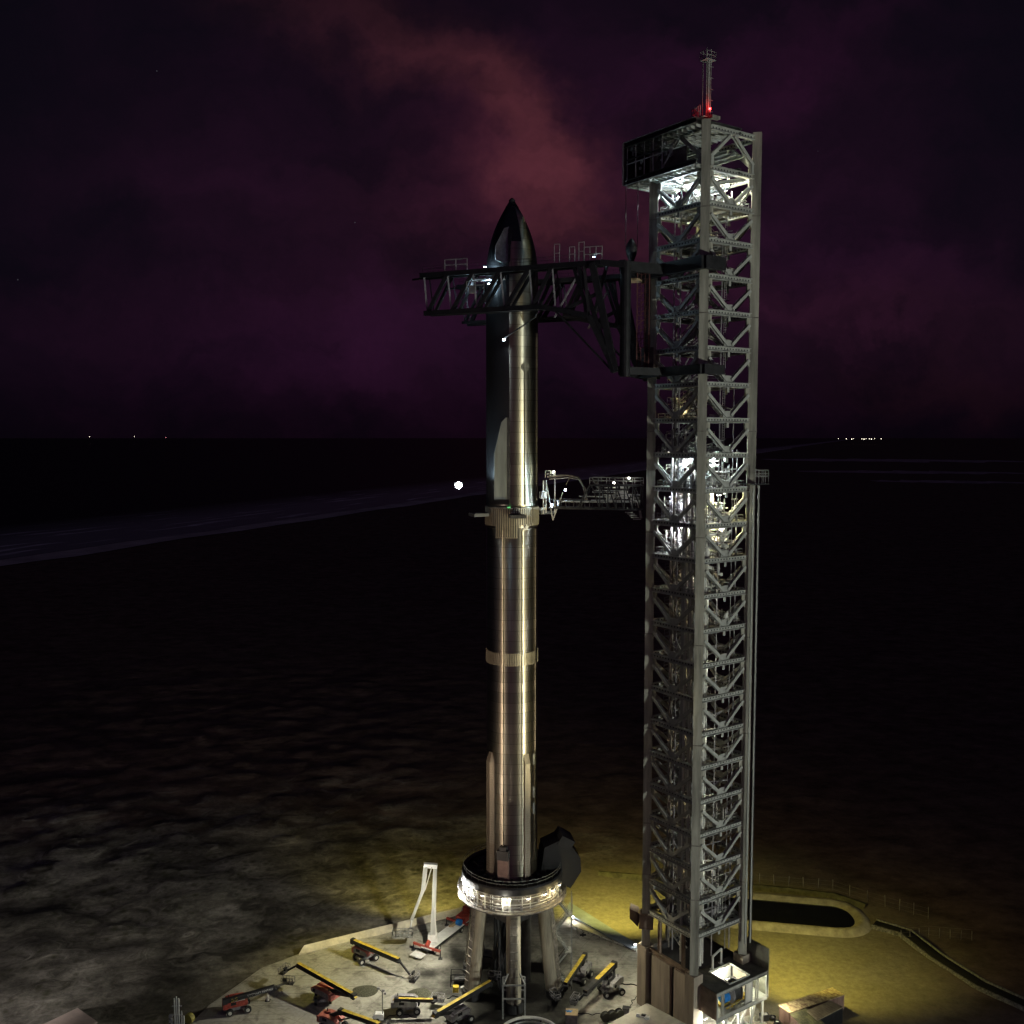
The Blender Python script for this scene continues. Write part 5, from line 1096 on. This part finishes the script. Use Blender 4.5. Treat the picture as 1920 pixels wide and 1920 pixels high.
# ------------------------------------------------------------------ hovering search light left of the rocket
p = atY(860, 910, 168)
t = thing('light_drone', 'blinding cold white light hovering in the air left of the rocket', 'drone light', p)
b = MB().box((0, .2, .28), (.5, .5, .16))
for sx in (-1, 1):
    for sy in (-1, 1): b.beam((0, .2, .3), (sx * .7, .2 + sy * .7, .36), .06); b.tube((sx * .7, .2 + sy * .7, .34), (sx * .7, .2 + sy * .7, .44), .06, 8)
b.build('body', M['darksteel'], t)
b = MB()
for sx in (-1, 1):
    for sy in (-1, 1): b.box((sx * .7, .2 + sy * .7, .46), (.7, .05, .015), .5 * sx)
b.build('rotor', M['black'], t)
o = MB().tube((0, .25, 0), (0, -.1, 0), .34, 20, .46).build('searchlight', M['darksteel'], t); MB().tube((0, -.1, 0), (0, -.2, 0), .56, 20).build('lens', emit('searchlight_lens', (.8, .93, 1), 120), o)
spot(p + Vector((.6, -.3, .2)), (-1.5, 171, 99), 9000, (.62, .85, 1), 75, .3)

# ------------------------------------------------------------------ boom lifts
def wheel(parent, loc, ax, r=.62, w=.45):
    ax = Vector(ax).normalized(); c = Vector(loc)
    o = MB().tube(c - ax * w / 2, c + ax * w / 2, r, 18).build('wheel', M['rubber'], parent)
    MB().tube(c - ax * (w / 2 + .02), c + ax * (w / 2 + .02), r * .5, 12).build('rim', M['rim'], o); return o
def boom_lift(cpx, head, b0, b1, jib, label, cover='fadedred', beamcol='yellow', side='darksteel', bw=.62, writing=False, length=3.6, top_yellow=1.0):
    """cpx: pixel of the chassis centre on the ground; head: chassis heading; b0/b1: (px,py,z) boom ends; jib: (px,py,z) basket"""
    c = atz(*cpx, 0.0); t = thing('boom_lift', label, 'boom lift', (c.x, c.y, 0), group='boom lifts on the pad')
    hd = Vector((math.cos(R(head)), math.sin(R(head)), 0)); sd = Vector((-hd.y, hd.x, 0))
    B0 = atz(*b0) - c; B1 = atz(*b1) - c; J = atz(*jib) - c
    bd = (B1 - B0); bl = bd.length; bd.normalize(); fl = Vector((bd.x, bd.y, 0)).normalized(); fs = Vector((-fl.y, fl.x, 0))
    ch = MB(); ch.beam(-hd * 1.7 + Vector((0, 0, .75)), hd * 1.7 + Vector((0, 0, .75)), 1.1, .5)
    for e in (-1, 1): ch.beam(hd * 1.5 * e - sd * 1.25 + Vector((0, 0, .65)), hd * 1.5 * e + sd * 1.25 + Vector((0, 0, .65)), .45, .35)
    ch.tube((0, 0, .9), (0, 0, 1.35), .6, 16); ch.build('chassis', M['grey'], t)
    for e in (-1, 1):
        for f in (-1, 1): wheel(t, hd * 1.5 * e + sd * 1.25 * f + Vector((0, 0, .62)), sd)
    # turntable with rounded cowls either side of the boom
    tb = MB(); l = length
    tb.beam(-fl * l * .55 + Vector((0, 0, 1.5)), fl * l * .35 + Vector((0, 0, 1.5)), 1.2, .35)
    tt = tb.build('turntable', M['grey'], t)
    for e in (-1, 1):
        o0 = fs * (.75 * e)
        prof = [(-l * .62, 1.4), (-l * .66, 1.8), (-l * .58, 2.45), (-l * .30, 2.6), (l * .28, 2.5), (l * .42, 2.1), (l * .42, 1.6), (l * .34, 1.4)]
        pts = [fl * a + o0 - fs * .42 + Vector((0, 0, z)) for a, z in prof]
        w = MB().prism(pts, fs * .84).build('engine_cowl', M[cover], tt)
        MB().prism([fl * a * .9 + o0 + fs * .43 * e + Vector((0, 0, 1.55 + (z - 1.55) * .8)) for a, z in prof], fs * .02 * e).build('cowl_edge', M['red'] if cover == 'red' else (M['grey'] if cover != 'grey' else M['panel']), w)
    cw = MB().beam(-fl * l * .62 - fs * 1.15 + Vector((0, 0, 1.75)), -fl * l * .62 + fs * 1.15 + Vector((0, 0, 1.75)), .8, 1.0).build('counterweight', M[cover], tt)
    # riser from turntable to boom foot
    MB().beam(-fl * l * .3 + Vector((0, 0, 2.0)), B0 + bd * .3, .5, .6).beam(fl * .6 + Vector((0, 0, 1.7)), B0 + bd * min(3.2, bl * .35) - Vector((0, 0, .2)), .22, .22).build('lift_cylinder', M['darksteel'], t)
    # boom: dark sides, painted top
    up = bd.cross(fs).normalized(); up = up if up.z > 0 else -up
    bo = MB().beam(B0, B1, bw, bw * 1.25).beam(B0 - bd * .25, B0 + bd * .5, bw * 1.3, bw * 1.5).build('boom', M[side], t)
    if top_yellow: MB().beam(B0 + up * (bw * .64), B0 + bd * bl * top_yellow + up * (bw * .64), bw * 1.02, .05).build('boom_top', M[beamcol], bo)
    if top_yellow: MB().beam(B0 - bd * .3 - fs * 0 + up * .05, B0 - bd * .28, bw * .9, bw * 1.0).build('boom_end_plate', M[beamcol], bo)
    if bl > 9: MB().beam(B0 + bd * bl * .62, B1, bw * 1.12, bw * 1.36).build('boom_sleeve', M[side], bo)
    if writing:
        sgn = -1 if fs.y > 0 else 1
        def txt(s, at, size, m, name):
            cu = bpy.data.curves.new(name, 'FONT'); cu.body = s; cu.size = size; cu.extrude = .006; cu.align_x = 'LEFT'; cu.align_y = 'CENTER'
            o_ = bpy.data.objects.new(name, cu); COL.objects.link(o_); dg = bpy.context.evaluated_depsgraph_get(); me = bpy.data.meshes.new_from_object(o_.evaluated_get(dg)); bpy.data.objects.remove(o_)
            me.materials.clear(); me.materials.append(m); o2 = bpy.data.objects.new(name, me); COL.objects.link(o2); o2.parent = bo
            zx = bd; zy = up; zz = bd.cross(up); M3 = Matrix((zx, zy, zz)).transposed().to_4x4()
            o2.matrix_local = Matrix.Translation(B0 + bd * at + zz * (bw / 2 + .03)) @ M3; return o2
        txt("JLG", 1.2, .72, M['yellow'], 'lettering'); txt("BOOM LIFT RENTALS", 3.9, .46, M['white'], 'lettering')
    MB().beam(B0 + bd * .8 + fs * (bw * .62), B0 + bd * bl * .85 + fs * (bw * .62), .16, .22).beam(B0 + bd * .8 - fs * (bw * .62), B0 + bd * bl * .6 - fs * (bw * .62), .1, .12).build('hose_track', M['rubber'], bo)
    MB().box(K0 := (fl * l * .2 + fs * 1.22 + Vector((0, 0, 2.0))), (.5, .3, .45), math.atan2(fl.y, fl.x)).box(fl * -l * .25 - fs * 1.2 + Vector((0, 0, 2.1)), (.9, .12, .5), math.atan2(fl.y, fl.x)).build('access_panel', M['rubber'], tt)
    MB().tube(fl * (-l * .45) + fs * .5 + Vector((0, 0, 2.5)), fl * (-l * .45) + fs * .5 + Vector((0, 0, 3.0)), .08, 8).build('exhaust', M['darksteel'], tt)
    MB().beam(B0 + bd * bl * .15 - up * (bw * .5) - fs * .2, B0 + bd * bl * .4 - up * (bw * .72) - fs * .2, .18).build('telescope_ram', M['pipe'], bo)
    # jib and basket
    if (J - B1).length > .5:
        MB().tube(B1, B1 + Vector((0, 0, -.35)), .45, 12).beam(B1, J + Vector((0, 0, .5)), .26, .32).build('jib', M['darksteel'], t)
    jd = Vector((J.x - B1.x, J.y - B1.y, 0)); jd = jd.normalized() if jd.length > .4 else fl
    js = Vector((-jd.y, jd.x, 0)); K = J + jd * .8; bk = MB()
    cs = [K + jd * a + js * q for a, q in ((-.55, -1.1), (.55, -1.1), (.55, 1.1), (-.55, 1.1), (-.55, -1.1))]
    bk.rail(cs, 1.1, .035, .55); o = bk.build('basket', M['grey'], t)
    f = MB().prism([p_ for p_ in cs[:4]], (0, 0, .06)); f.beam(K - jd * .5 + Vector((0, 0, .9)), K - jd * .5 + js * .8 + Vector((0, 0, .9)), .4, .5); f.build('basket_floor', M['darksteel'], o)
    return t
boom_lift((686, 1800), 35, (661, 1764, 3.4), (748, 1801, 3.2), (770, 1834, .3), 'boom lift with red cowl, yellow boom and hanging basket near the crane truck')
boom_lift((606, 1874), 100, (664, 1868, 3.3), (559, 1809, 4.2), (540, 1824, 2.2), 'boom lift with the longest yellow boom, pointing to the pad edge', length=4.6)
boom_lift((447, 1895), 20, (420, 1878, 3.2), (515, 1851, 3.9), (537, 1848, 1.2), 'bright orange-red boom lift with black lettered boom at the pad\'s left corner', cover='red', writing=True, top_yellow=0)
boom_lift((625, 1930), 150, (638, 1896, 3.6), (712, 1922, 3.6), (730, 1935, 1.5), 'red and grey boom lift cut off by the bottom edge, left of the light mast')
boom_lift((765, 1896), 8, (742, 1874, 3.2), (812, 1876, 2.9), (819, 1881, 1.0), 'small grey boom lift standing level beside the dark gravel heap', cover='grey', bw=.45, length=4.0)
boom_lift((862, 1914), 30, (816, 1903, 3.4), (920, 1842, 4.2), (926, 1839, 2.6), 'grey boom lift with long yellow boom crossing in front of the mount', cover='grey')
boom_lift((1090, 1836), 60, (1097, 1791, 3.6), (1060, 1846, 3.4), (1048, 1868, 1.6), 'grey boom lift nearest the mount\'s right leg, boom towards the camera', cover='grey')
boom_lift((1146, 1862), 20, (1152, 1808, 3.8), (1097, 1862, 3.6), (1086, 1880, 1.6), 'grey boom lift furthest right, between the mount and the tower', cover='grey', bw=.75)

# ------------------------------------------------------------------ crane truck
def crane_truck():
    p0 = atz(797, 1792); p1 = atz(880, 1728); d = (p1 - p0); L = d.length; d.normalize(); s = Vector((-d.y, d.x, 0))
    t = thing('aerial_platform_truck', 'red and white truck with tall folded boom standing on outriggers', 'truck', (p0.x, p0.y, 0))
    def P(a, q, z): v = d * a + s * q; return Vector((v.x, v.y, z))
    MB().beam(P(.4, 0, 1.25), P(L - 1.5, 0, 1.25), 2.5, .28).build('flatbed', M['white'], t)
    MB().beam(P(.2, 0, .95), P(L + 1, 0, .95), 1.1, .35).beam(P(1.4, 1.25, 1.1), P(L - 2, 1.25, 1.1), .1, .35).beam(P(1.4, -1.25, 1.1), P(L - 2, -1.25, 1.1), .1, .35).build('frame_rail', M['darksteel'], t)
    b = MB(); b.prism([P(L - .6, -1.25, .8), P(L + 1.9, -1.25, .8), P(L + 1.9, -1.25, 2.0), P(L + 1.4, -1.25, 3.1), P(L - .2, -1.25, 3.2), P(L - .6, -1.25, 2.9)], s * 2.5)
    cb = b.build('cab', M['red'], t); MB().prism([P(L + 1.91, -1.1, 2.05), P(L + 1.45, -1.1, 3.0), P(L + 1.45, 1.1, 3.0), P(L + 1.91, 1.1, 2.05)], d * .03).build('windscreen', M['black'], cb)
    MB().beam(P(L - 3.4, 0, 1.9), P(L - 1.0, 0, 1.9), 2.2, 1.1).build('rear_locker', M['red'], t)
    MB().tube(P(L - 4.4, -.9, 1.9), P(L - 4.4, .1, 1.9), .62, 16).build('hose_reel', M['blue'], t)
    MB().beam(P(L - 6.2, .7, 1.5), P(L - 3.8, .7, 1.5), .5, .25).beam(P(L - 6.0, .2, 1.5), P(L - 4.2, .2, 1.5), .3, .15).build('timber_cribbing', M['wood'], t)
    for a in (1.6, 3.0, L - 4.6, L + .6):
        for q in (-1.1, 1.1): wheel(t, P(a, q, .55), s, .55, .35)
    for a in (.6, L - 3.6):
        for q in (-1, 1):
            o = MB().beam(P(a, 0, 1.35), P(a, q * 3.2, 1.5), .35, .4).build('outrigger', M['red'], t)
            MB().beam(P(a, q * 3.2, 1.6), P(a, q * 3.2, .1), .2).box(P(a, q * 3.2, .06), (.8, .8, .1)).build('outrigger_jack', M['darksteel'], o)
    MB().beam(P(.6, 0, 1.6), P(1.4, 0, 2.4), .5, .9).build('outrigger_mast', M['red'], t)
    MB().beam(P(-2.4, .6, .75), P(-.6, .6, .75), 2.6, .18).build('tail_platform', M['white'], t)
    # boom
    base = P(2.6, 0, 1.4); top = atz(814, 1623, 0); D = (Vector((p0.x, p0.y, 0)) + base).y
    topw = atY(816, 1624, D + .5) - Vector((p0.x, p0.y, 0))
    midw = base.lerp(topw, .42)
    tt = MB().tube(base, base + Vector((0, 0, .5)), 1.2, 20).beam(base + Vector((-.9, 0, 1.1)), base + Vector((.9, 0, 1.1)), 1.2, 1.4).build('turntable', M['white'], t)
    lb = MB().beam(base + Vector((0, 0, 1)), midw, .8, .95, up=(1, 0, 0)).beam(midw, topw, .68, .78, up=(1, 0, 0)).build('lower_boom', M['panel'], t)
    MB().beam(base + Vector((.75, -.6, 1.2)), midw + Vector((.2, -.65, .8)), .22).build('boom_cylinder', M['pipe'], lb)
    e0 = topw + Vector((-.6, -.9, .2)); e1 = atY(772, 1724, D + .6) - Vector((p0.x, p0.y, 0))
    kn = MB().beam(topw + Vector((.4, -.2, .1)), topw + Vector((-2.2, -.6, .5)), .9, .8).build('boom_knuckle', M['white'], t)
    m_ = e0.lerp(e1, .42); o = MB().beam(e0 + Vector((-1.2, 0, 0)), m_, .7, .8, up=(1, 0, 0)).beam(m_, e1, .52, .6, up=(1, 0, 0)).beam(e0, m_ + Vector((.4, 0, 0)), .16).build('upper_boom', M['panel'], t)
    k = atY(767, 1746, D + .6) - Vector((p0.x, p0.y, 0)); MB().path([e1, k + Vector((.3, 0, .8))], .2, 8).build('jib_link', M['pipe'], t)
    k = k + Vector((-1.3, 0, -.4)); b = MB(); b.rail([k + Vector(q) for q in ((-2, -.7, -.6), (2, -.7, -.6), (2, .7, -.6), (-2, .7, -.6), (-2, -.7, -.6))], 1.2, .05, .8); b.box(k + Vector((0, 0, -.6)), (4, 1.4, .1)); b.build('work_basket', M['tread'], t)
crane_truck()

# ------------------------------------------------------------------ small things on the pad
def mound(px, py, r, h, label):
    c = atz(px, py, 0); t = MB(); n = 26; rings = 5; vs = []; fs = []; rn = random.Random(px)
    for k in range(rings + 1):
        for i in range(n):
            a = 2 * math.pi * i / n; rr = r * (k / rings) * (1 + .14 * mn.noise(Vector((math.cos(a) * 1.3 + px, math.sin(a) * 1.3, 0)))); vs.append((rr * math.cos(a) * 1.15, rr * math.sin(a), h * (1 - (k / rings) ** 1.3) + .02 - (.06 if k == rings else 0)))
    for k in range(rings):
        for i in range(n): fs.append((k * n + i, k * n + (i + 1) % n, (k + 1) * n + (i + 1) % n, (k + 1) * n + i))
    t.add(vs, fs); t.build('gravel_heap', M['gravel'], None, (c.x, c.y, 0), tagd=(label, 'heap'))
mound(685, 1858, 2.1, .35, 'dark gravel heap in front of the hanging basket')
mound(786, 1864, 2.0, .6, 'dark gravel heap right behind the small grey boom lift')
c = atz(502, 1876); t = thing('marker_cone', 'white cone on a black foot beside the orange-red lift', 'cone', c)
MB().tube((0, 0, .05), (0, 0, 1.25), .28, 14, .09).build('cone', M['white'], t); MB().box((0, 0, .03), (.9, .9, .07)).build('foot', M['rubber'], t)
def light_mast():
    c = atz(714, 1914); t = thing('portable_light_mast', 'thin portable light mast with its lamps off on a white generator', 'light mast', c)
    MB().tube((.3, 0, 0), (.3, 0, 5.2), .07, 8).beam((.3, 0, 5.2), (-.3, 0, 5.7), .08).build('mast', M['darksteel'], t)
    for dx_, dz_ in ((-.35, 5.8), (.5, 5.4), (.75, 4.9)): MB().box((dx_, 0, dz_), (.45, .2, .35)).build('lamp_head', M['grey'], t)
    MB().prism([(-1.3, -.5, .4), (.5, -.5, .4), (.5, -.5, 1.3), (-.9, -.5, 1.4), (-1.3, -.5, 1.0)], (0, 1.1, 0)).build('generator_cover', M['white'], t)
    wheel(t, (-.5, -.6, .35), (0, 1, 0), .35, .2); wheel(t, (-.5, .65, .35), (0, 1, 0), .35, .2); MB().beam((.5, 0, .4), (1.8, 0, .3), .1).build('drawbar', M['darksteel'], t)
light_mast()
def work_frame():
    c = atz(862, 1846); t = thing('pump_skid', 'dark pump skid with wire frame at the foot of the left leg', 'pump', c)
    b = MB()
    for sx in (-1.6, 1.6):
        for sy in (-.9, .9): b.beam((sx, sy, 0), (sx, sy, 2.4), .12)
    for z in (.2, 1.3, 2.4): b.beam((-1.6, -.9, z), (1.6, -.9, z), .1); b.beam((-1.6, .9, z), (1.6, .9, z), .1)
    b.build('frame', M['darksteel'], t); MB().tube((-1, 0, 1.0), (1, 0, 1.0), .6, 14).build('tank', M['black'], t); MB().box((-.6, -2.2, .5), (1.0, .9, 1.0)).build('control_box', M['yellow'], t); MB().box((.9, -2.4, .5), (1.2, .7, .9)).build('motor', M['panel'], t)
work_frame()
# round work stand at the bottom edge
def stand():
    c = atz(993, 1941, 4.2); t = thing('round_work_stand', 'round open steel work stand cut by the bottom edge before the mount', 'work stand', (c.x, c.y, 0))
    MB().ring(4.9, 4.2, .22, 60).ring(4.6, 3.6, .12, 60).ring(4.9, 2.2, .14, 60).build('top_ring', M['pipe'], t)
    b = MB()
    for k in range(16): a = 2 * math.pi * k / 16; b.beam(cyl_az(a, 4.9, 0), cyl_az(a, 4.9, 4.2), .2); b.beam(cyl_az(a, 4.9, 2.2), cyl_az(a + .39, 4.9, 4.0), .1); b.beam(cyl_az(a, 4.8, 3.5), cyl_az(a, 3.4, 3.3), .14)
    b.build('stand_frame', M['darksteel'], t)
    b = MB(); rn = random.Random(2)
    for k in range(12): b.box((rn.uniform(-3, 3), rn.uniform(-3, 3), .5), (rn.uniform(.3, 1.2), rn.uniform(.3, 1), 1))
    b.build('stored_fittings', M['panel'], t)
    MB().box((-.5, 4.7, 4.3), (1.3, .5, .25)).build('ring_clamp', M['pipe'], t)
stand()
c = atz(1072, 1917); t = thing('plywood_crate', 'plywood crate with a blue cloth on its lid near the bottom edge', 'crate', c, R(-6))
MB().box((0, 0, .9), (2.0, 1.9, 1.8)).build('crate_body', M['grey'], t); MB().box((0, 0, 1.85), (2.1, 2.0, .1)).build('lid', M['wood'], t)
t = thing('blue_cloth', 'crumpled blue cloth lying on the plywood crate', 'cloth', (c.x - .45, c.y + .1, 1.92)); 
b = MB(); vs = [(0, 0, .18)]
for k in range(12): a = 2 * math.pi * k / 12; rr = .5 * (1 + .3 * math.sin(k * 2.7)); vs.append((rr * math.cos(a) * 1.2, rr * math.sin(a) * .7, .01 + .05 * (k % 2)))
b.add(vs, [(0, i, i % 12 + 1) for i in range(1, 13)]); b.build('cloth', M['blue'], t)
c = atz(1147, 1912); t = thing('cable_reels', 'row of dark cable reels beside the pale flat roof', 'cable reel', c, R(20))
for k in range(3):
    o = MB().tube((k * 1.3 - 1.2, -.35, .8), (k * 1.3 - 1.2, .35, .8), .62, 16).build('reel_drum', M['rubber'], t)
    MB().tube((k * 1.3 - 1.2, -.42, .8), (k * 1.3 - 1.2, -.35, .8), .82, 20).tube((k * 1.3 - 1.2, .35, .8), (k * 1.3 - 1.2, .42, .8), .82, 20).build('reel_flange', M['roofdark'], o)
c = atz(1174, 1889, 1); t = thing('small_hatch_box', 'small black-topped box on the pad left of the tower foot', 'box', (c.x, c.y, 0), R(-15))
MB().box((0, 0, .45), (1.0, 1.0, .9)).build('box_body', M['grey'], t); MB().box((0, 0, .95), (1.25, 1.1, .1)).build('box_lid', M['black'], t)
# pale flat roofed store in front of the tower
def store():
    a = atz(1213, 1881, 2.9); b_ = atz(1290, 1922, 2.9); c_ = atz(1140, 1920, 2.9); t = thing('flat_roofed_store', 'pale flat-roofed store cut by the bottom edge before the tower foot', 'building', (a.x, a.y, 0))
    e1 = (b_ - a) * 1.3; e2 = (c_ - a) * 1.1; q = [Vector((0, 0, 2.7)), Vector((e1.x, e1.y, 2.7)), Vector((e1.x + e2.x, e1.y + e2.y, 2.7)), Vector((e2.x, e2.y, 2.7))]
    MB().prism(q, (0, 0, .22)).build('roof', M['tarp'], t)
    MB().prism([Vector((p_.x * .97 + .1, p_.y * .97 - .3, 0)) for p_ in q], (0, 0, 2.7)).build('wall', M['grey'], t)
    r = atz(1205, 1907, 3.1); rt = thing('rooftop_valves', 'white valve set lying on the pale flat roof', 'valve set', (r.x, r.y, 2.92), R(-20))
    MB().tube((-1.1, 0, .25), (1.1, -.2, .25), .14, 8).tube((.5, -.5, .25), (.6, .4, .25), .2, 8).box((-.8, .1, .3), (.5, .4, .5)).box((.9, -.2, .3), (.5, .5, .4)).build('valve_body', M['white'], rt)
    MB().box((.1, .5, .22), (.8, .35, .35)).build('actuator', M['darksteel'], rt)
store()
# light fixtures on the pad edge right of the mount
for (x, y, lab, pw) in ((1074, 1726, 'bright little lamp on the apron right behind the mount', 260), (1191, 1778, 'small lamp on the ground just left of the tower foot', 60)):
    c = atz(x, y); t = thing('ground_lamp', lab, 'lamp', c)
    MB().beam((0, 0, 0), (0, 0, .7), .1).box((0, 0, .85), (.5, .35, .35)).build('housing', M['grey'], t); MB().box((0, -.19, .86), (.42, .03, .28)).build('lens', M['e_white'], t); lamp(c + Vector((0, -.5, .9)), pw, WHITE, .1)
c = atz(1093, 1756); t = thing('valve_stand', 'small dark valve stand alone on the apron behind the lifts', 'valve', c)
MB().tube((-.6, 0, .3), (.6, .1, .3), .18, 8).tube((0, 0, 0), (0, 0, .8), .12, 8).tube((-.3, -.2, .8), (.3, .2, .8), .06, 6).build('valve_body', M['darksteel'], t)
# edge pipe on the right apron
a = atz(1066, 1736); b_ = atz(1197, 1786); d = b_ - a; t = thing('edge_pipe', 'pale pipe in short lengths along the blue-grey apron strip', 'pipe', (a.x, a.y, 0))
b = MB()
for k in range(6): b.tube(d * (k / 6) + Vector((0, 0, .3)), d * ((k + .8) / 6) + Vector((0, 0, .3)), .13, 8)
b.build('pipe_length', M['pipe'], t)
b = MB()
for k in range(12): e = d * ((k + .5) / 12); b.box((e.x, e.y, .1), (.2, .3, .2))
b.build('pipe_saddle', M['grey'], t)

def cable(pts, label, r_=.06, m='rubber'):
    P_ = [atz(x, y) for x, y in pts]; o = P_[0]; b = MB(); fine = []
    for i in range(len(P_) - 1):
        a, c = P_[i] - o, P_[i + 1] - o; n = (c - a).cross(Vector((0, 0, 1))).normalized()
        for k in range(5): fine.append(a.lerp(c, k / 5) + n * .25 * math.sin(k * 1.25 + i * 2) * (1 if k else 0) + Vector((0, 0, r_ + .01)))
    fine.append(P_[-1] - o + Vector((0, 0, r_ + .01))); b.path(fine, r_, 6); b.build('cable', M[m], None, (o.x, o.y, 0), tagd=(label, 'cable'))
cable([(1150, 1846), (1172, 1847), (1199, 1848)], 'black cable running level from the right lift to the tower foot', .09)
cable([(1199, 1868), (1184, 1876), (1183, 1888), (1174, 1895)], 'loose looping cable beside the small black-topped box')
cable([(1078, 1898), (1110, 1904), (1130, 1900), (1150, 1906)], 'thin cable trailing right from the plywood crate')
cable([(838, 1873), (852, 1868), (866, 1876), (880, 1871), (900, 1880)], 'tangled dark hose on the concrete before the pump skid', .08)
cable([(716, 1913), (735, 1905), (760, 1903), (782, 1908)], 'black hose winding from the light mast generator', .07)
cable([(900, 1790), (925, 1800), (938, 1815), (930, 1830)], 'dark hose lying between the mount legs', .1)
# ------------------------------------------------------------------ containers bottom right
lamp(T(14.6, -6.0, 4.6), 1100, (1, .93, .68), .3)  # bare lamp added to brighten the container roofs and gravel
def container(corners, z, label, mroof, mwall, extra=None):
    pts = [atz(x, y, z) for x, y in corners]; o = pts[0]; t = thing('storage_container', label, 'container', (o.x, o.y, 0))
    q = [Vector((p_.x - o.x, p_.y - o.y, 0)) for p_ in pts]
    MB().prism([v + Vector((0, 0, z - .12)) for v in q], (0, 0, .12)).build('roof', mroof, t)
    cen = sum(q, Vector()) / 4; q2 = [cen + (v - cen) * .985 for v in q]
    MB().prism([v + Vector((0, 0, .1)) for v in q2], (0, 0, z - .22)).build('wall', mwall, t)
    b = MB()
    for i in range(4):
        a, c_ = q2[i], q2[(i + 1) % 4]; L = (c_ - a).length; nrm = (a + c_) / 2 - cen; nrm.z = 0; nrm.normalize()
        for k in range(int(L / .36)): e = a.lerp(c_, (k + .5) * .36 / L); b.beam(e + nrm * .02 + Vector((0, 0, .25)), e + nrm * .02 + Vector((0, 0, z - .3)), .14, .06, up=nrm)
    b.build('wall_corrugation', mwall, t)
    b = MB(); a, d_ = q[0], q[3]; w = q[1] - q[0]; L = w.length
    for k in range(int(L / .5)): s = (k + .5) * .5 / L; b.beam(q[0].lerp(q[1], s) + Vector((0, 0, z + .015)), q[3].lerp(q[2], s) + Vector((0, 0, z + .015)), .16, .03)
    b.build('roof_ribs', mroof, t); return t
container([(1460, 1885), (1561, 1851), (1584, 1865), (1480, 1899)], 2.9, 'long container with rusty streaked ribbed roof beside the winch house', M['rust'], M['rustwall'])
roofg = mat('mossy_roof', (.24, .23, .10), .85, 0, .5, .6, .1, col2=(.06, .06, .04))
container([(1481, 1901), (1512, 1890), (1560, 1930), (1527, 1945)], 2.85, 'mossy-roofed container cut by the bottom edge, before the rusty one', roofg, M['rustwall'])
container([(1512, 1895), (1557, 1876), (1581, 1888), (1533, 1913)], 3.0, 'short container with tan roof sheet behind the mossy one', mat('tan_roof', (.33, .27, .17), .8, 0, .3, .6, .1), M['black'])
# tyres and scraps at the tower foot
for k, (x, y, lab) in enumerate(((1449, 1909, 'old tyre on the bright gravel left of the rusty container'), (1457, 1918, 'second old tyre nearer the bottom edge by the rusty container'))):
    c = atz(x, y); t = thing('old_tyre', lab, 'tyre', (c.x, c.y, .12))
    MB().ring(.42, .1, .16, 20).build('tyre', M['rubber'], t); MB().tube((0, 0, .06), (0, 0, .12), .25, 12).build('rim', M['rim'], t)
c = atz(1433, 1912); t = thing('scrap_bin', 'small dark skip of scrap standing on the bright gravel', 'skip', c, R(12))
MB().prism([(-.6, -.5, 0), (.6, -.5, 0), (.8, -.5, 1.0), (-.8, -.5, 1.0)], (0, 1.0, 0)).build('bin', M['darksteel'], t); MB().box((0, 0, 1.05), (1.0, .6, .12)).build('scrap', M['panel'], t)
# ------------------------------------------------------------------ bottom left
a = atz(164, 1903, 3.0); t = thing('white_roofed_shed', 'shed with pale flat roof cut by the bottom edge at left', 'building', (a.x, a.y, 0), R(-38))
MB().box((0, -3.2, 2.95), (6.5, 6.4, .18), R(0)).build('roof', mat('pinkish_roof', (.62, .50, .42), .8, 0, .15, .5), t); MB().box((0, -3.2, 1.4), (6.2, 6.1, 2.8)).build('wall', M['grey'], t)
MB().prism([(-3.4, -6.4, 2.2), (-6.0, -5, 1.2), (-6.0, 0, 1.2), (-3.4, 0, 2.2)], (0, 0, .1)).build('lean_to_roof', M['panel'], t)
c = atz(333, 1952); t = thing('vent_stack', 'cluster of thin vertical vent pipes rising from the bottom edge at left', 'vent stack', c)
b = MB()
for k, (dx_, h_) in enumerate(((-.9, 4.2), (-.35, 7.4), (0, 7.7), (.35, 7.4), (.8, 5.2), (1.15, 4.4))): b.tube((dx_, 0, 0), (dx_, 0, h_), .11 + .02 * (k % 2), 8)
b.build('vent_pipe', M['pipe'], t); b = MB()
for z in (1.5, 3, 4.5, 6): b.box((0, .1, z), (1.6, .3, .1))
for z in (3.6, 4.4): b.box((-1.0, -.1, z), (.5, .4, .5))
b.build('bracket', M['grey'], t)
c = atz(352, 1912, 2); t = thing('green_dish', 'round dull yellow-green tank end right of the vent pipes', 'tank', (c.x, c.y, 0))
MB().tube((0, 0, 2), (.3, .8, 2.05), .85, 20).build('tank_shell', mat('olive_paint', (.25, .22, .05), .6), t); MB().beam((-.4, .3, 0), (-.4, .3, 1.4), .15).beam((.5, .3, 0), (.5, .3, 1.4), .15).build('tank_stand', M['darksteel'], t)

# ------------------------------------------------------------------ flood masts (outside the photograph's frame)
for i, (x, y, h) in enumerate(MASTS):
    t = thing('floodlight_mast', ['floodlight mast standing off to the right of the tower', 'floodlight mast standing near, off to the left', 'floodlight mast standing nearest, before the tower', 'floodlight mast standing furthest left by the dunes', 'floodlight mast standing furthest right'][i], 'floodlight', (x, y + 1.2, -.3))
    MB().tube((0, 0, 0), (0, 0, h), .25, 10, .15).build('pole', M['grey'], t); MB().box((0, 0, h), (3.2, .2, .2)).build('crossarm', M['grey'], t)
    for k in range(4): MB().box((-1.3 + k * .87, .1, h + .3), (.6, .3, .5)).build('lamp_head', M['darksteel'], t)
